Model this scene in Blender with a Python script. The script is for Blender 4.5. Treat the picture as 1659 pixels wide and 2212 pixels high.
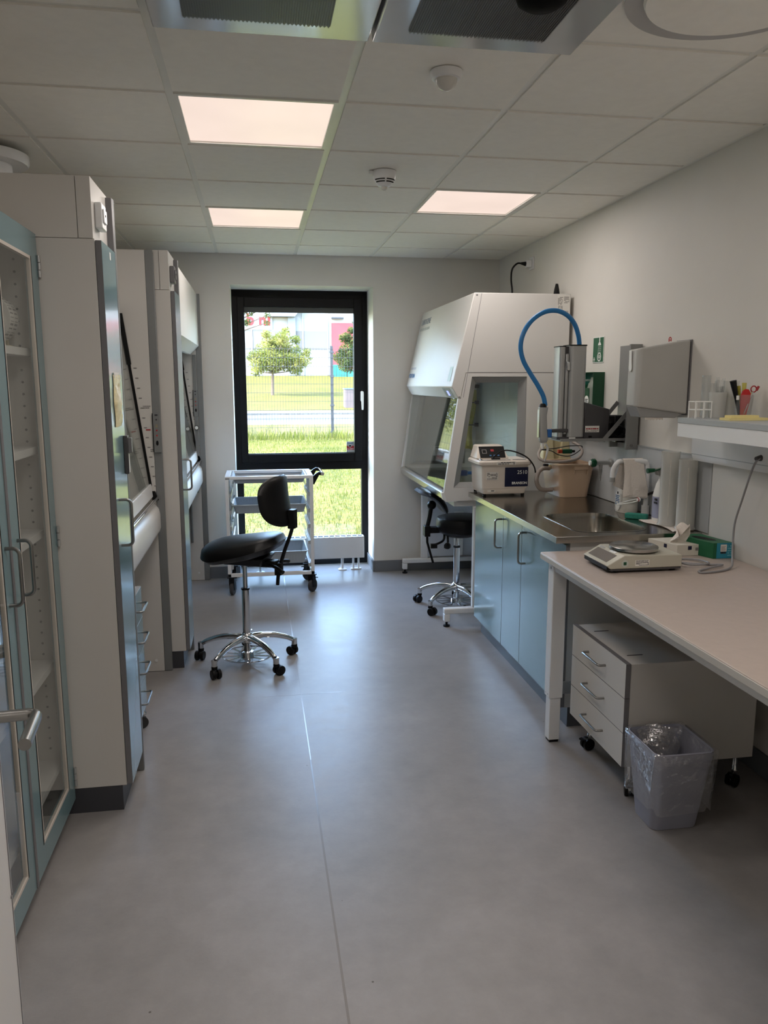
import bpy, bmesh, math, random
from mathutils import Vector, Matrix
random.seed(7)
for o in list(bpy.data.objects): bpy.data.objects.remove(o)
S = bpy.context.scene
COL = S.collection
PI = math.pi

# ------------------------------------------------------------------ camera
cam_d = bpy.data.cameras.new('camera'); cam = bpy.data.objects.new('camera', cam_d); COL.objects.link(cam)
PITCH, YAW, ROLL, FPX = 0.16513, 0.160594, -0.00173, 1691.5
sp, cp, sy, cy = math.sin(PITCH), math.cos(PITCH), math.sin(YAW), math.cos(YAW)
fw = Vector((sy*cp, cy*cp, -sp)); ri = Vector((cy, -sy, 0)); up = ri.cross(fw)
ri, up = ri*math.cos(ROLL)+up*math.sin(ROLL), up*math.cos(ROLL)-ri*math.sin(ROLL)
M = Matrix((ri, up, -fw)).transposed().to_4x4(); M.translation = (0, 0, 1.6)
cam.matrix_world = M
cam_d.sensor_fit = 'VERTICAL'; cam_d.sensor_height = 36.0; cam_d.sensor_width = 27.0
cam_d.lens = FPX/2212*36.0
cam_d.clip_start = 0.05; cam_d.clip_end = 500
S.camera = cam

# ------------------------------------------------------------------ world, sun, exposure
S.view_settings.view_transform = 'Standard'; S.view_settings.look = 'None'
S.view_settings.gamma = 1; S.view_settings.use_curve_mapping = False
S.view_settings.exposure = 0.9
SKY_STRENGTH, SUN_STRENGTH, LAMP_WATTS = 2.6, 7.5, 4.3
LAMP_COLOR = (1.0, 0.92, 0.87)
w = bpy.data.worlds.new('world'); S.world = w; w.use_nodes = True
nt = w.node_tree; bg = nt.nodes['Background']
sky = nt.nodes.new('ShaderNodeTexSky'); sky.sky_type = 'NISHITA'; sky.sun_disc = False
sky.sun_elevation = math.radians(42); sky.sun_rotation = math.radians(255); sky.air_density = 1.0; sky.dust_density = 1.5
nt.links.new(sky.outputs[0], bg.inputs[0]); bg.inputs[1].default_value = SKY_STRENGTH
sd = bpy.data.lights.new('sun', 'SUN'); sd.energy = SUN_STRENGTH; sd.angle = 0.01; sd.color = (1.0, 0.94, 0.82)
sun = bpy.data.objects.new('sun', sd); COL.objects.link(sun)
sun.rotation_euler = Vector((0.74, 0.16, -0.66)).to_track_quat('-Z', 'Y').to_euler()
sun.location = (-30, 10, 30)

# ------------------------------------------------------------------ materials
def lin(c):
    return tuple(((v/255)/12.92 if v/255 <= .04045 else ((v/255+.055)/1.055)**2.4) for v in c)
def P(name, rgb, rough=.5, metal=0., var=.03, vscale=6., bump=0., bscale=60., coat=0., trans=0., ior=1.45, spec=None, emit=None, es=0, subs=0, stretch=None):
    m = bpy.data.materials.new(name); m.use_nodes = True
    n = m.node_tree.nodes; l = m.node_tree.links; b = n['Principled BSDF']
    c = lin(rgb)
    tc = n.new('ShaderNodeTexCoord')
    src = tc.outputs['Object']
    if stretch:
        mp = n.new('ShaderNodeMapping'); mp.inputs['Scale'].default_value = stretch; l.new(src, mp.inputs[0]); src = mp.outputs[0]
    nz = n.new('ShaderNodeTexNoise'); nz.inputs['Scale'].default_value = vscale; nz.inputs['Detail'].default_value = 4
    l.new(src, nz.inputs['Vector'])
    r = n.new('ShaderNodeValToRGB')
    r.color_ramp.elements[0].position = .3; r.color_ramp.elements[1].position = .7
    r.color_ramp.elements[0].color = (*[v*(1-var) for v in c], 1); r.color_ramp.elements[1].color = (*[min(1, v*(1+var)) for v in c], 1)
    l.new(nz.outputs['Fac'], r.inputs[0]); l.new(r.outputs[0], b.inputs['Base Color'])
    b.inputs['Roughness'].default_value = rough; b.inputs['Metallic'].default_value = metal
    b.inputs['Coat Weight'].default_value = coat; b.inputs['Coat Roughness'].default_value = .08
    b.inputs['Transmission Weight'].default_value = trans; b.inputs['IOR'].default_value = ior
    if spec is not None: b.inputs['Specular IOR Level'].default_value = spec
    if subs: b.inputs['Subsurface Weight'].default_value = subs; b.inputs['Subsurface Radius'].default_value = (.02, .02, .02)
    if emit: b.inputs['Emission Color'].default_value = (*emit, 1); b.inputs['Emission Strength'].default_value = es
    if bump:
        n2 = n.new('ShaderNodeTexNoise'); n2.inputs['Scale'].default_value = bscale; n2.inputs['Detail'].default_value = 3
        l.new(src, n2.inputs['Vector'])
        bp = n.new('ShaderNodeBump'); bp.inputs['Strength'].default_value = bump; bp.inputs['Distance'].default_value = .01
        l.new(n2.outputs['Fac'], bp.inputs['Height']); l.new(bp.outputs[0], b.inputs['Normal'])
    return m
def GLASS(name, tint=(1, 1, 1), f0=.045, rough=0., haze=0., hazecol=(.8, .8, .8), bump=0., bscale=20):
    """thin sheet: see-through, with an angle-dependent mirror reflection and optional milky haze"""
    m = bpy.data.materials.new(name); m.use_nodes = True
    n = m.node_tree.nodes; l = m.node_tree.links
    n.remove(n['Principled BSDF']); out = n['Material Output']
    g = n.new('ShaderNodeNewGeometry'); d = n.new('ShaderNodeVectorMath'); d.operation = 'DOT_PRODUCT'
    l.new(g.outputs['Normal'], d.inputs[0]); l.new(g.outputs['Incoming'], d.inputs[1])
    a = n.new('ShaderNodeMath'); a.operation = 'ABSOLUTE'; l.new(d.outputs['Value'], a.inputs[0])
    s = n.new('ShaderNodeMath'); s.operation = 'SUBTRACT'; s.inputs[0].default_value = 1; l.new(a.outputs[0], s.inputs[1])
    p = n.new('ShaderNodeMath'); p.operation = 'POWER'; p.inputs[1].default_value = 5; l.new(s.outputs[0], p.inputs[0])
    ma = n.new('ShaderNodeMath'); ma.operation = 'MULTIPLY_ADD'; ma.inputs[1].default_value = 1-f0; ma.inputs[2].default_value = f0; l.new(p.outputs[0], ma.inputs[0])
    tr = n.new('ShaderNodeBsdfTransparent'); tr.inputs[0].default_value = (*tint, 1)
    gl = n.new('ShaderNodeBsdfGlossy'); gl.inputs['Roughness'].default_value = rough
    base = tr
    nz = n.new('ShaderNodeTexNoise'); nz.inputs['Scale'].default_value = bscale
    tc = n.new('ShaderNodeTexCoord'); l.new(tc.outputs['Object'], nz.inputs['Vector'])
    if haze:
        df = n.new('ShaderNodeBsdfDiffuse'); df.inputs[0].default_value = (*hazecol, 1)
        tl = n.new('ShaderNodeBsdfTranslucent'); tl.inputs[0].default_value = (*hazecol, 1)
        ad = n.new('ShaderNodeMixShader'); ad.inputs[0].default_value = .4; l.new(df.outputs[0], ad.inputs[1]); l.new(tl.outputs[0], ad.inputs[2])
        mh = n.new('ShaderNodeMixShader'); mh.inputs[0].default_value = haze
        l.new(tr.outputs[0], mh.inputs[1]); l.new(ad.outputs[0], mh.inputs[2]); base = mh
    if bump:
        bp = n.new('ShaderNodeBump'); bp.inputs['Strength'].default_value = bump; bp.inputs['Distance'].default_value = .02
        l.new(nz.outputs['Fac'], bp.inputs['Height']); l.new(bp.outputs[0], gl.inputs['Normal'])
    mx = n.new('ShaderNodeMixShader'); l.new(ma.outputs[0], mx.inputs[0]); l.new(base.outputs[0], mx.inputs[1]); l.new(gl.outputs[0], mx.inputs[2])
    l.new(mx.outputs[0], out.inputs[0])
    return m
def EMIT(name, rgb, strength, var=.03):
    m = P(name, (20, 20, 20), .4); b = m.node_tree.nodes['Principled BSDF']
    n = m.node_tree.nodes; l = m.node_tree.links
    tc = n.new('ShaderNodeTexCoord'); nz = n.new('ShaderNodeTexNoise'); nz.inputs['Scale'].default_value = 2.5
    l.new(tc.outputs['Object'], nz.inputs['Vector'])
    r = n.new('ShaderNodeValToRGB'); r.color_ramp.elements[0].position = .3; r.color_ramp.elements[1].position = .7
    r.color_ramp.elements[0].color = (*[v*(1-var) for v in rgb], 1); r.color_ramp.elements[1].color = (*[v*(1+var) for v in rgb], 1)
    l.new(nz.outputs['Fac'], r.inputs[0]); l.new(r.outputs[0], b.inputs['Emission Color']); b.inputs['Emission Strength'].default_value = strength
    return m
def LEAF(name, rgb, rgb2):
    m = bpy.data.materials.new(name); m.use_nodes = True
    n = m.node_tree.nodes; l = m.node_tree.links; n.remove(n['Principled BSDF'])
    tc = n.new('ShaderNodeTexCoord'); nz = n.new('ShaderNodeTexNoise'); nz.inputs['Scale'].default_value = 1.7; nz.inputs['Detail'].default_value = 6
    l.new(tc.outputs['Object'], nz.inputs['Vector'])
    r = n.new('ShaderNodeValToRGB'); r.color_ramp.elements[0].position = .38; r.color_ramp.elements[1].position = .62
    r.color_ramp.elements[0].color = (*lin(rgb), 1); r.color_ramp.elements[1].color = (*lin(rgb2), 1); l.new(nz.outputs['Fac'], r.inputs[0])
    d = n.new('ShaderNodeBsdfDiffuse'); t = n.new('ShaderNodeBsdfTranslucent'); mx = n.new('ShaderNodeMixShader'); mx.inputs[0].default_value = .45
    l.new(r.outputs[0], d.inputs[0]); l.new(r.outputs[0], t.inputs[0]); l.new(d.outputs[0], mx.inputs[1]); l.new(t.outputs[0], mx.inputs[2])
    l.new(mx.outputs[0], n['Material Output'].inputs[0])
    return m
def FLOORMAT():
    m = P('vinyl_floor', (147, 144, 142), .36, var=.10, vscale=1.6, bump=.03, bscale=90)
    n = m.node_tree.nodes; l = m.node_tree.links; b = n['Principled BSDF']
    ramp = b.inputs['Base Color'].links[0].from_node
    tc = n.new('ShaderNodeTexCoord')
    n2 = n.new('ShaderNodeTexNoise'); n2.inputs['Scale'].default_value = 9; n2.inputs['Detail'].default_value = 8; n2.inputs['Roughness'].default_value = .7
    l.new(tc.outputs['Object'], n2.inputs['Vector'])
    mr = n.new('ShaderNodeMapRange'); mr.inputs[1].default_value = .3; mr.inputs[2].default_value = .7; mr.inputs[3].default_value = .90; mr.inputs[4].default_value = 1.10
    l.new(n2.outputs['Fac'], mr.inputs[0])
    mm = n.new('ShaderNodeMix'); mm.data_type = 'RGBA'; mm.blend_type = 'MULTIPLY'; mm.inputs[0].default_value = 1
    l.new(ramp.outputs[0], mm.inputs[6]); l.new(mr.outputs[0], mm.inputs[7])
    # scattered dark scuff specks
    v = n.new('ShaderNodeTexVoronoi'); v.inputs['Scale'].default_value = 5; l.new(tc.outputs['Object'], v.inputs['Vector'])
    lt = n.new('ShaderNodeMath'); lt.operation = 'LESS_THAN'; lt.inputs[1].default_value = .018; l.new(v.outputs['Distance'], lt.inputs[0])
    m2 = n.new('ShaderNodeMix'); m2.data_type = 'RGBA'; l.new(lt.outputs[0], m2.inputs[0]); l.new(mm.outputs[2], m2.inputs[6]); m2.inputs[7].default_value = (.12, .11, .10, 1)
    l.new(m2.outputs[2], b.inputs['Base Color'])
    # roughness variation
    r2 = n.new('ShaderNodeMapRange'); r2.inputs[3].default_value = .30; r2.inputs[4].default_value = .46; l.new(n2.outputs['Fac'], r2.inputs[0]); l.new(r2.outputs[0], b.inputs['Roughness'])
    return m
def GRASSMAT(name, a, b_, scale=.8):
    m = P(name, a, .9, var=.0, spec=.1)
    n = m.node_tree.nodes; l = m.node_tree.links; b = n['Principled BSDF']
    tc = n.new('ShaderNodeTexCoord')
    n1 = n.new('ShaderNodeTexNoise'); n1.inputs['Scale'].default_value = scale; n1.inputs['Detail'].default_value = 10; n1.inputs['Roughness'].default_value = .75
    l.new(tc.outputs['Object'], n1.inputs['Vector'])
    r = n.new('ShaderNodeValToRGB'); r.color_ramp.elements[0].position = .36; r.color_ramp.elements[1].position = .62
    r.color_ramp.elements[0].color = (*lin(a), 1); r.color_ramp.elements[1].color = (*lin(b_), 1)
    l.new(n1.outputs['Fac'], r.inputs[0]); l.new(r.outputs[0], b.inputs['Base Color'])
    bp = n.new('ShaderNodeBump'); bp.inputs['Strength'].default_value = .6; bp.inputs['Distance'].default_value = .1
    n3 = n.new('ShaderNodeTexNoise'); n3.inputs['Scale'].default_value = 12; l.new(tc.outputs['Object'], n3.inputs['Vector']); l.new(n3.outputs['Fac'], bp.inputs['Height']); l.new(bp.outputs[0], b.inputs['Normal'])
    return m

K = dict(
 wall=P('wall_paint', (220, 217, 210), .55, var=.012, bump=.04, bscale=180),
 tile=P('ceiling_tile', (240, 237, 229), .8, var=.02, vscale=25, bump=.05, bscale=250),
 bar=P('ceiling_bar', (226, 225, 218), .35),
 floor=FLOORMAT(),
 seam=P('weld_seam_painted_sheen', (172, 171, 171), .2),  # far weld: lighter colour paints in the window's reflection
 seam_dark=P('weld_seam_dark', (128, 124, 120), .3),  # same weld near the door, darker colour without the painted reflection
 base=P('baseboard_grey', (112, 115, 119), .5),
 black_frame=P('black_frame', (9, 10, 13), .45, spec=.25),
 gasket=P('gasket_grey', (70, 72, 70), .5),
 white=P('white_laminate', (205, 202, 196), .38, var=.012),
 white_sat=P('white_lacquer', (214, 212, 208), .42, var=.01),
 whitem=P('white_powder_coat', (225, 226, 226), .32, var=.01),
 cream=P('cream_plastic', (206, 196, 158), .35),
 bath=P('warm_white_plastic', (216, 207, 196), .35),
 teal=P('teal_laminate', (120, 149, 155), .21, var=.015, coat=.3),
 edge=P('grey_edge_band', (116, 115, 117), .4),
 alu=P('anodised_profile', (128, 130, 130), .45, .25),
 lightgrey=P('light_grey_edge', (170, 175, 177), .4),
 plinth=P('dark_plinth', (62, 63, 68), .45),
 plinth2=P('grey_plinth', (88, 91, 97), .35),
 steel=P('brushed_steel', (178, 176, 170), .22, 1., var=.06, vscale=3, bump=.02, bscale=200, stretch=(1, 30, 1)),
 steel_top=P('steel_worktop', (150, 145, 136), .2, 1., var=.05, vscale=4, bump=.015, bscale=120, stretch=(30, 1, 1)),
 handle=P('satin_nickel', (150, 150, 148), .28, 1.),
 chrome=P('chrome', (215, 217, 220), .06, 1.),
 black=P('black_plastic', (8, 8, 9), .45, spec=.3),
 leather=P('black_vinyl', (6, 6, 7), .4, spec=.35, var=.1, bump=.08, bscale=300),
 rubber=P('dark_grey_rubber', (60, 60, 62), .7),
 dark=P('dark_grey_plastic', (72, 71, 73), .4),
 grey=P('grey_plastic', (150, 150, 148), .4),
 silver=P('silver_plastic', (178, 179, 178), .32, .5),
 metalgrey=P('grey_painted_steel', (140, 141, 140), .4, .2),
 blue=P('blue_hose', (44, 122, 184), .3),
 navy=P('navy_panel', (18, 24, 56), .3),
 bluep=P('blue_plastic', (40, 100, 170), .35),
 bluedark=P('dark_blue_plastic', (34, 52, 110), .35),
 green=P('green_plastic', (12, 74, 46), .35),
 signgreen=P('sign_green', (24, 92, 62), .35),
 teal2=P('sponge_green', (52, 132, 116), .9, var=.15, vscale=80, bump=.3),
 signwhite=P('sign_white', (235, 236, 232), .4),
 red=P('red_plastic', (190, 32, 36), .35),
 amber=P('amber_print', (196, 164, 40), .4),
 ink=P('print_ink', (48, 48, 52), .5),
 inkgrey=P('pale_print_ink', (128, 124, 122), .5),
 inkred=P('red_print', (160, 40, 48), .5),
 inkblue=P('blue_print', (60, 110, 160), .5),
 paper=P('paper_white', (226, 223, 216), .7, var=.03),
 tan=P('tan_plastic', (196, 171, 146), .3),
 bench=P('bench_laminate', (178, 165, 156), .42, var=.03, vscale=40),
 benchedge=P('bench_edge', (196, 194, 188), .35),
 balance=P('balance_beige', (184, 181, 166), .38),
 display=P('display_film', (96, 90, 84), .18),
 yellow=P('yellow_notes', (228, 214, 150), .7),
 yellowgown=P('yellow_cloth', (196, 188, 110), .8, bump=.3, bscale=14),
 bagcloth=P('yellow_packet', (226, 214, 168), .3, var=.16, vscale=18, bump=.8, bscale=18),
 binp=P('grey_bin_plastic', (158, 160, 174), .42),
 milky=P('milky_plastic', (222, 220, 212), .4),
 hosegrey=P('grey_corrugated_hose', (150, 141, 134), .5),
 cable=P('grey_cable', (138, 138, 140), .45),
 towel=P('paper_towel', (222, 214, 205), .9, bump=.4, bscale=90),
 sensor=P('lens_white', (205, 203, 196), .2),
 perf=P('perforated_grille', (92, 92, 90), .4, .6),
 mirrorwhite=P('glossy_white_plate', (196, 198, 200), .13, .45, var=.02),
 glass=GLASS('window_glass', (.97, .99, .98)),
 glass_c=GLASS('cabinet_glass', (.965, .98, .975), .05, .01),
 glass_s=GLASS('sash_glass', (.94, .97, .96), .06, 0),
 film=GLASS('clear_film', (.985, .985, .985), .14, .10, .11, (.9, .9, .93), 1.0, 30),
 acryl=GLASS('clear_acrylic', (.94, .95, .95), .06, .03, .07, (.85, .86, .86)),
 frost=GLASS('frosted_plastic', (.9, .9, .88), .05, .2, .62, (.86, .86, .83)),
 panel_light=EMIT('led_diffuser', (1.0, .80, .70), 0.49, .04),
 led_blue=EMIT('blue_display', (.25, .3, 1.0), 1.2),
 leaf=LEAF('leaf_yellow_green', (75, 86, 39), (127, 126, 70)),
 leaf_d=LEAF('leaf_green', (43, 58, 35), (86, 93, 53)),
 bark=P('bark', (85, 71, 60), .9, var=.2, vscale=20, bump=.6, bscale=20),
 lawn=GRASSMAT('lawn', (59, 64, 27), (93, 87, 47)),
 lawn_far=GRASSMAT('far_lawn', (65, 66, 27), (83, 78, 38), .5),
 blade=LEAF('grass_blade', (70, 80, 32), (103, 103, 55)),
 blade_pale=LEAF('pale_grass_blade', (93, 94, 58), (130, 123, 93)),
 asphalt=P('pale_asphalt', (75, 73, 72), .9, var=.06, vscale=2, bump=.2),
 stones=P('kerb_stone', (85, 84, 81), .9, var=.35, vscale=9, bump=.8, bscale=14),
 pave=P('pavement', (89, 85, 82), .9, var=.05),
 fence=P('galvanised_wire', (44, 46, 51), .5, .3),
 render=P('building_white', (123, 123, 123), .8),
 band=P('building_band', (93, 89, 86), .8),
 bpanel=P('building_blue_grey', (101, 107, 115), .7),
 signred=P('sign_red', (130, 4, 16), .5),
 redwall=P('red_cladding', (129, 41, 47), .6, var=.08, vscale=3),
 tealcrate=P('teal_crate', (22, 101, 89), .6),
 cabgrey=P('grey_utility_box', (85, 74, 73), .8, var=.15, vscale=3, stretch=(2, 0, 0)),
 bluelid=P('blue_grey_lid', (61, 79, 98), .5),
)

# ------------------------------------------------------------------ mesh helpers
class MB:
    def __init__(s): s.v = []; s.f = []
    def _add(s, vs, fs):
        o = len(s.v); s.v += [tuple(v) for v in vs]; s.f += [tuple(i+o for i in f) for f in fs]; return s
    def box(s, x0, x1, y0, y1, z0, z1):
        if x0 > x1: x0, x1 = x1, x0
        if y0 > y1: y0, y1 = y1, y0
        if z0 > z1: z0, z1 = z1, z0
        return s._add([(x0,y0,z0),(x1,y0,z0),(x1,y1,z0),(x0,y1,z0),(x0,y0,z1),(x1,y0,z1),(x1,y1,z1),(x0,y1,z1)],
                      [(0,3,2,1),(4,5,6,7),(0,1,5,4),(1,2,6,5),(2,3,7,6),(3,0,4,7)])
    def hexa(s, b, t):
        """b, t: four points each, same winding (counter-clockwise from above)"""
        return s._add(list(b)+list(t), [(3,2,1,0),(4,5,6,7),(0,1,5,4),(1,2,6,5),(2,3,7,6),(3,0,4,7)])
    def prism(s, poly, axis, a0, a1):
        """poly of 2-D points in the plane across axis: 'x'->(y,z) 'y'->(x,z) 'z'->(x,y)"""
        def pt(p, a): return {'x': (a, p[0], p[1]), 'y': (p[0], a, p[1]), 'z': (p[0], p[1], a)}[axis]
        n = len(poly); vs = [pt(p, a0) for p in poly]+[pt(p, a1) for p in poly]
        fs = [tuple(range(n))[::-1], tuple(range(n, 2*n))]+[(i, (i+1) % n, n+(i+1) % n, n+i) for i in range(n)]
        return s._add(vs, fs)
    def loft(s, rings, closed=True, cap0=True, cap1=True):
        n = len(rings[0]); vs = [p for r in rings for p in r]; fs = []
        for k in range(len(rings)-1):
            for i in range(n if closed else n-1):
                j = (i+1) % n; fs.append((k*n+i, k*n+j, (k+1)*n+j, (k+1)*n+i))
        if cap0: fs.append(tuple(range(n))[::-1])
        if cap1: fs.append(tuple(range((len(rings)-1)*n, len(rings)*n)))
        return s._add(vs, fs)
    def cyl(s, p0, p1, r0, r1=None, n=24, cap=True):
        r1 = r0 if r1 is None else r1
        p0, p1 = Vector(p0), Vector(p1); d = (p1-p0).normalized()
        a = d.orthogonal().normalized(); b = d.cross(a)
        rg = [[p+(a*math.cos(2*PI*i/n)+b*math.sin(2*PI*i/n))*r for i in range(n)] for p, r in ((p0, r0), (p1, r1))]
        return s.loft(rg, True, cap, cap)
    def tube(s, pts, r, n=12, cap=True, smooth=0):
        pts = [Vector(p) for p in pts]
        if smooth: pts = cat(pts, smooth)
        rs = r if isinstance(r, (list, tuple)) else [r]*len(pts)
        if len(rs) != len(pts):
            rs = [rs[0]+(rs[-1]-rs[0])*i/(len(pts)-1) for i in range(len(pts))]
        rings = []; a = None
        for i, p in enumerate(pts):
            d = (pts[min(i+1, len(pts)-1)]-pts[max(i-1, 0)]).normalized()
            if a is None: a = d.orthogonal().normalized()
            a = (a-d*a.dot(d)).normalized(); b = d.cross(a)
            rings.append([p+(a*math.cos(2*PI*k/n)+b*math.sin(2*PI*k/n))*rs[i] for k in range(n)])
        return s.loft(rings, True, cap, cap)
    def lathe(s, prof, c=(0, 0, 0), n=32, axis='z', cap=True):
        """prof: (radius, height) pairs"""
        c = Vector(c); rings = []
        for r, h in prof:
            ring = []
            for i in range(n):
                t = 2*PI*i/n; q = (r*math.cos(t), r*math.sin(t), h)
                if axis == 'x': q = (h, q[0], q[1])
                elif axis == 'y': q = (q[1], h, q[0])
                ring.append(c+Vector(q))
            rings.append(ring)
        return s.loft(rings, True, cap, cap)
    def sphere(s, c, r, n=20, m=12, sc=(1, 1, 1), a0=-.5, a1=.5):
        prof = [(max(1e-5, math.cos(PI*(a0+(a1-a0)*k/m))), math.sin(PI*(a0+(a1-a0)*k/m))) for k in range(m+1)]
        c = Vector(c)
        rings = [[c+Vector((r*sc[0]*q*math.cos(2*PI*i/n), r*sc[1]*q*math.sin(2*PI*i/n), r*sc[2]*h)) for i in range(n)] for q, h in prof]
        return s.loft(rings)
    def quad(s, a, b, c, d): return s._add([a, b, c, d], [(0, 1, 2, 3)])
def cat(pts, k):
    out = []; n = len(pts)
    for i in range(n-1):
        p0, p1, p2, p3 = pts[max(i-1, 0)], pts[i], pts[i+1], pts[min(i+2, n-1)]
        for j in range(k):
            t = j/k
            out.append(.5*((2*p1)+(p2-p0)*t+(2*p0-5*p1+4*p2-p3)*t*t+(3*p1-p0-3*p2+p3)*t**3))
    out.append(pts[-1]); return out
def rrect(x0, x1, y0, y1, r, k=6):
    out = []
    for cx_, cy_, a in ((x1-r, y1-r, 0), (x0+r, y1-r, 90), (x0+r, y0+r, 180), (x1-r, y0+r, 270)):
        for i in range(k+1):
            t = math.radians(a+90*i/k); out.append((cx_+r*math.cos(t), cy_+r*math.sin(t)))
    return out
def rootloc(o):
    v = Vector((0, 0, 0))
    while o is not None: v = v+o.location; o = o.parent
    return v
def obj(name, mb, mat, parent=None, bev=0., seg=2, smooth=True, angle=35, local=False, label=None):
    me = bpy.data.meshes.new(name)
    off = Vector((0, 0, 0)) if (parent is None or local) else rootloc(parent)
    me.from_pydata([tuple(Vector(v)-off) for v in mb.v], [], mb.f)
    bm = bmesh.new(); bm.from_mesh(me); bmesh.ops.recalc_face_normals(bm, faces=bm.faces); bm.to_mesh(me); bm.free()
    for m in (mat if isinstance(mat, (list, tuple)) else [mat]): me.materials.append(m if not isinstance(m, str) else K[m])
    if smooth:
        for p in me.polygons: p.use_smooth = True
        me.set_sharp_from_angle(angle=math.radians(angle))
    o = bpy.data.objects.new(name, me); COL.objects.link(o)
    if parent is not None: o.parent = parent
    if bev:
        b = o.modifiers.new('bevel', 'BEVEL'); b.width = bev; b.segments = seg; b.limit_method = 'ANGLE'; b.angle_limit = math.radians(30); b.harden_normals = False
    if label: o['label'] = label
    return o
def tag(o, label, cat_, group=None, kind=None):
    o['label'] = label; o['category'] = cat_
    if group: o['group'] = group
    if kind: o['kind'] = kind
    return o
def thing(name, label, cat_, loc=(0, 0, 0), rz=0, group=None):
    o = bpy.data.objects.new(name, None); COL.objects.link(o); o.empty_display_size = .1
    o.location = loc; o.rotation_euler = (0, 0, rz)
    return tag(o, label, cat_, group)
def struct(name, mb, mat, parent=None, **k):
    o = obj(name, mb, mat, parent, **k)
    if parent is None: o['kind'] = 'structure'
    return o
def dup(root, loc, label=None, rz=None):
    def cp_(o, par):
        c = o.copy(); COL.objects.link(c)
        if par is not None: c.parent = par
        for ch in [x for x in bpy.data.objects if x.parent == o]: cp_(ch, c)
        return c
    r = cp_(root, None); r.location = loc
    if rz is not None: r.rotation_euler = (0, 0, rz)
    if label: r['label'] = label
    return r
def textmb(s, org, right, upv, size, depth=.0006, align='LEFT', bold=0.):
    """text as solid letters standing on a surface; org = baseline start, right/up = unit directions"""
    c = bpy.data.curves.new('text', 'FONT'); c.body = s; c.size = size; c.align_x = align; c.extrude = depth; c.offset = bold; c.resolution_u = 3
    o = bpy.data.objects.new('text', c); COL.objects.link(o)
    bpy.context.view_layer.update()
    me = bpy.data.meshes.new_from_object(o.evaluated_get(bpy.context.evaluated_depsgraph_get()))
    R, U = Vector(right).normalized(), Vector(upv).normalized(); N = R.cross(U)
    mb = MB(); mb._add([Vector(org)+R*v.co.x+U*v.co.y+N*v.co.z for v in me.vertices], [tuple(p.vertices) for p in me.polygons])
    bpy.data.objects.remove(o); bpy.data.curves.remove(c); bpy.data.meshes.remove(me)
    return mb
def bars(mb, org, right, upv, w_, h_, rows, frac=.5, t=.0004, seed=1):
    """rows of tiny unreadable print"""
    rnd = random.Random(seed); R, U = Vector(right).normalized(), Vector(upv).normalized(); N = R.cross(U)
    for i in range(rows):
        x = 0; y = h_*(1-(i+.75)/rows)
        while x < w_*.97:
            l_ = min(w_-x, w_*rnd.uniform(.10, .32)); hh = h_/rows*frac
            if rnd.random() < .85:
                a = Vector(org)+R*x+U*y
                mb.hexa([a, a+R*l_, a+R*l_+N*t, a+N*t], [a+U*hh, a+R*l_+U*hh, a+R*l_+U*hh+N*t, a+U*hh+N*t])
            x += l_+w_*.03
    return mb
def slab(org, right, upv, w_, h_, t):
    R, U = Vector(right).normalized(), Vector(upv).normalized(); N = R.cross(U); a = Vector(org); mb = MB()
    mb.hexa([a, a+R*w_, a+R*w_+N*t, a+N*t], [a+U*h_, a+R*w_+U*h_, a+R*w_+U*h_+N*t, a+U*h_+N*t]); return mb
def dhandle(mb, a, b, out, stand, r=.005, cr=.018):
    """bow handle from a to b standing off along out"""
    a, b, n = Vector(a), Vector(b), Vector(out).normalized(); d = (b-a).normalized()
    pts = [a, a+n*(stand-cr)]
    for i in range(1, 6):
        t = PI/2*i/5; pts.append(a+n*(stand-cr)+n*cr*math.sin(t)+d*cr*(1-math.cos(t)))
    for i in range(0, 6):
        t = PI/2*i/5; pts.append(b-d*cr+n*(stand-cr)+n*cr*math.cos(t)+d*cr*math.sin(t))
    pts.append(b); mb.tube(pts, r, 10); return mb
# ================================================================== ROOM
RX, LX, BY, CZ = 2.011, -1.38, 6.442, 2.587
WX0, WX1, WZ1, WY = -.176, .957, 2.352, 6.79            # window niche
struct('floor', MB().box(LX-.15, RX+.15, -2.1, 6.86, -.12, 0), 'floor')
fl = bpy.data.objects['floor']
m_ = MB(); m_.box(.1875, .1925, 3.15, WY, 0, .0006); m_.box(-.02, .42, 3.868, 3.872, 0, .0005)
struct('trim_1', m_, 'seam')  # far and cross seams, window sheen painted into their colour
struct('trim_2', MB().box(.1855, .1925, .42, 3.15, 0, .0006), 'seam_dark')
struct('wall_right', MB().box(RX, RX+.15, -2.1, 6.86, 0, 2.75), 'wall')
struct('wall_left', MB().box(LX-.15, LX, -2.1, 6.86, 0, 2.75), 'wall')
m_ = MB(); m_.box(LX, WX0, BY, 6.86, 0, 2.75); m_.box(WX1, RX, BY, 6.86, 0, 2.75); m_.box(WX0, WX1, BY, 6.86, WZ1, 2.75)
struct('wall_back', m_, 'wall', smooth=False)
m_ = MB(); m_.box(LX, -.40, .28, .40, 0, 2.58); m_.box(.78, RX, .28, .40, 0, 2.58); m_.box(-.40, .78, .28, .40, 2.12, 2.58)
struct('wall_front', m_, 'wall', smooth=False)
struct('wall_corridor', MB().box(LX, RX, -2.1, -2.0, 0, 2.75), 'wall')
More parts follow.
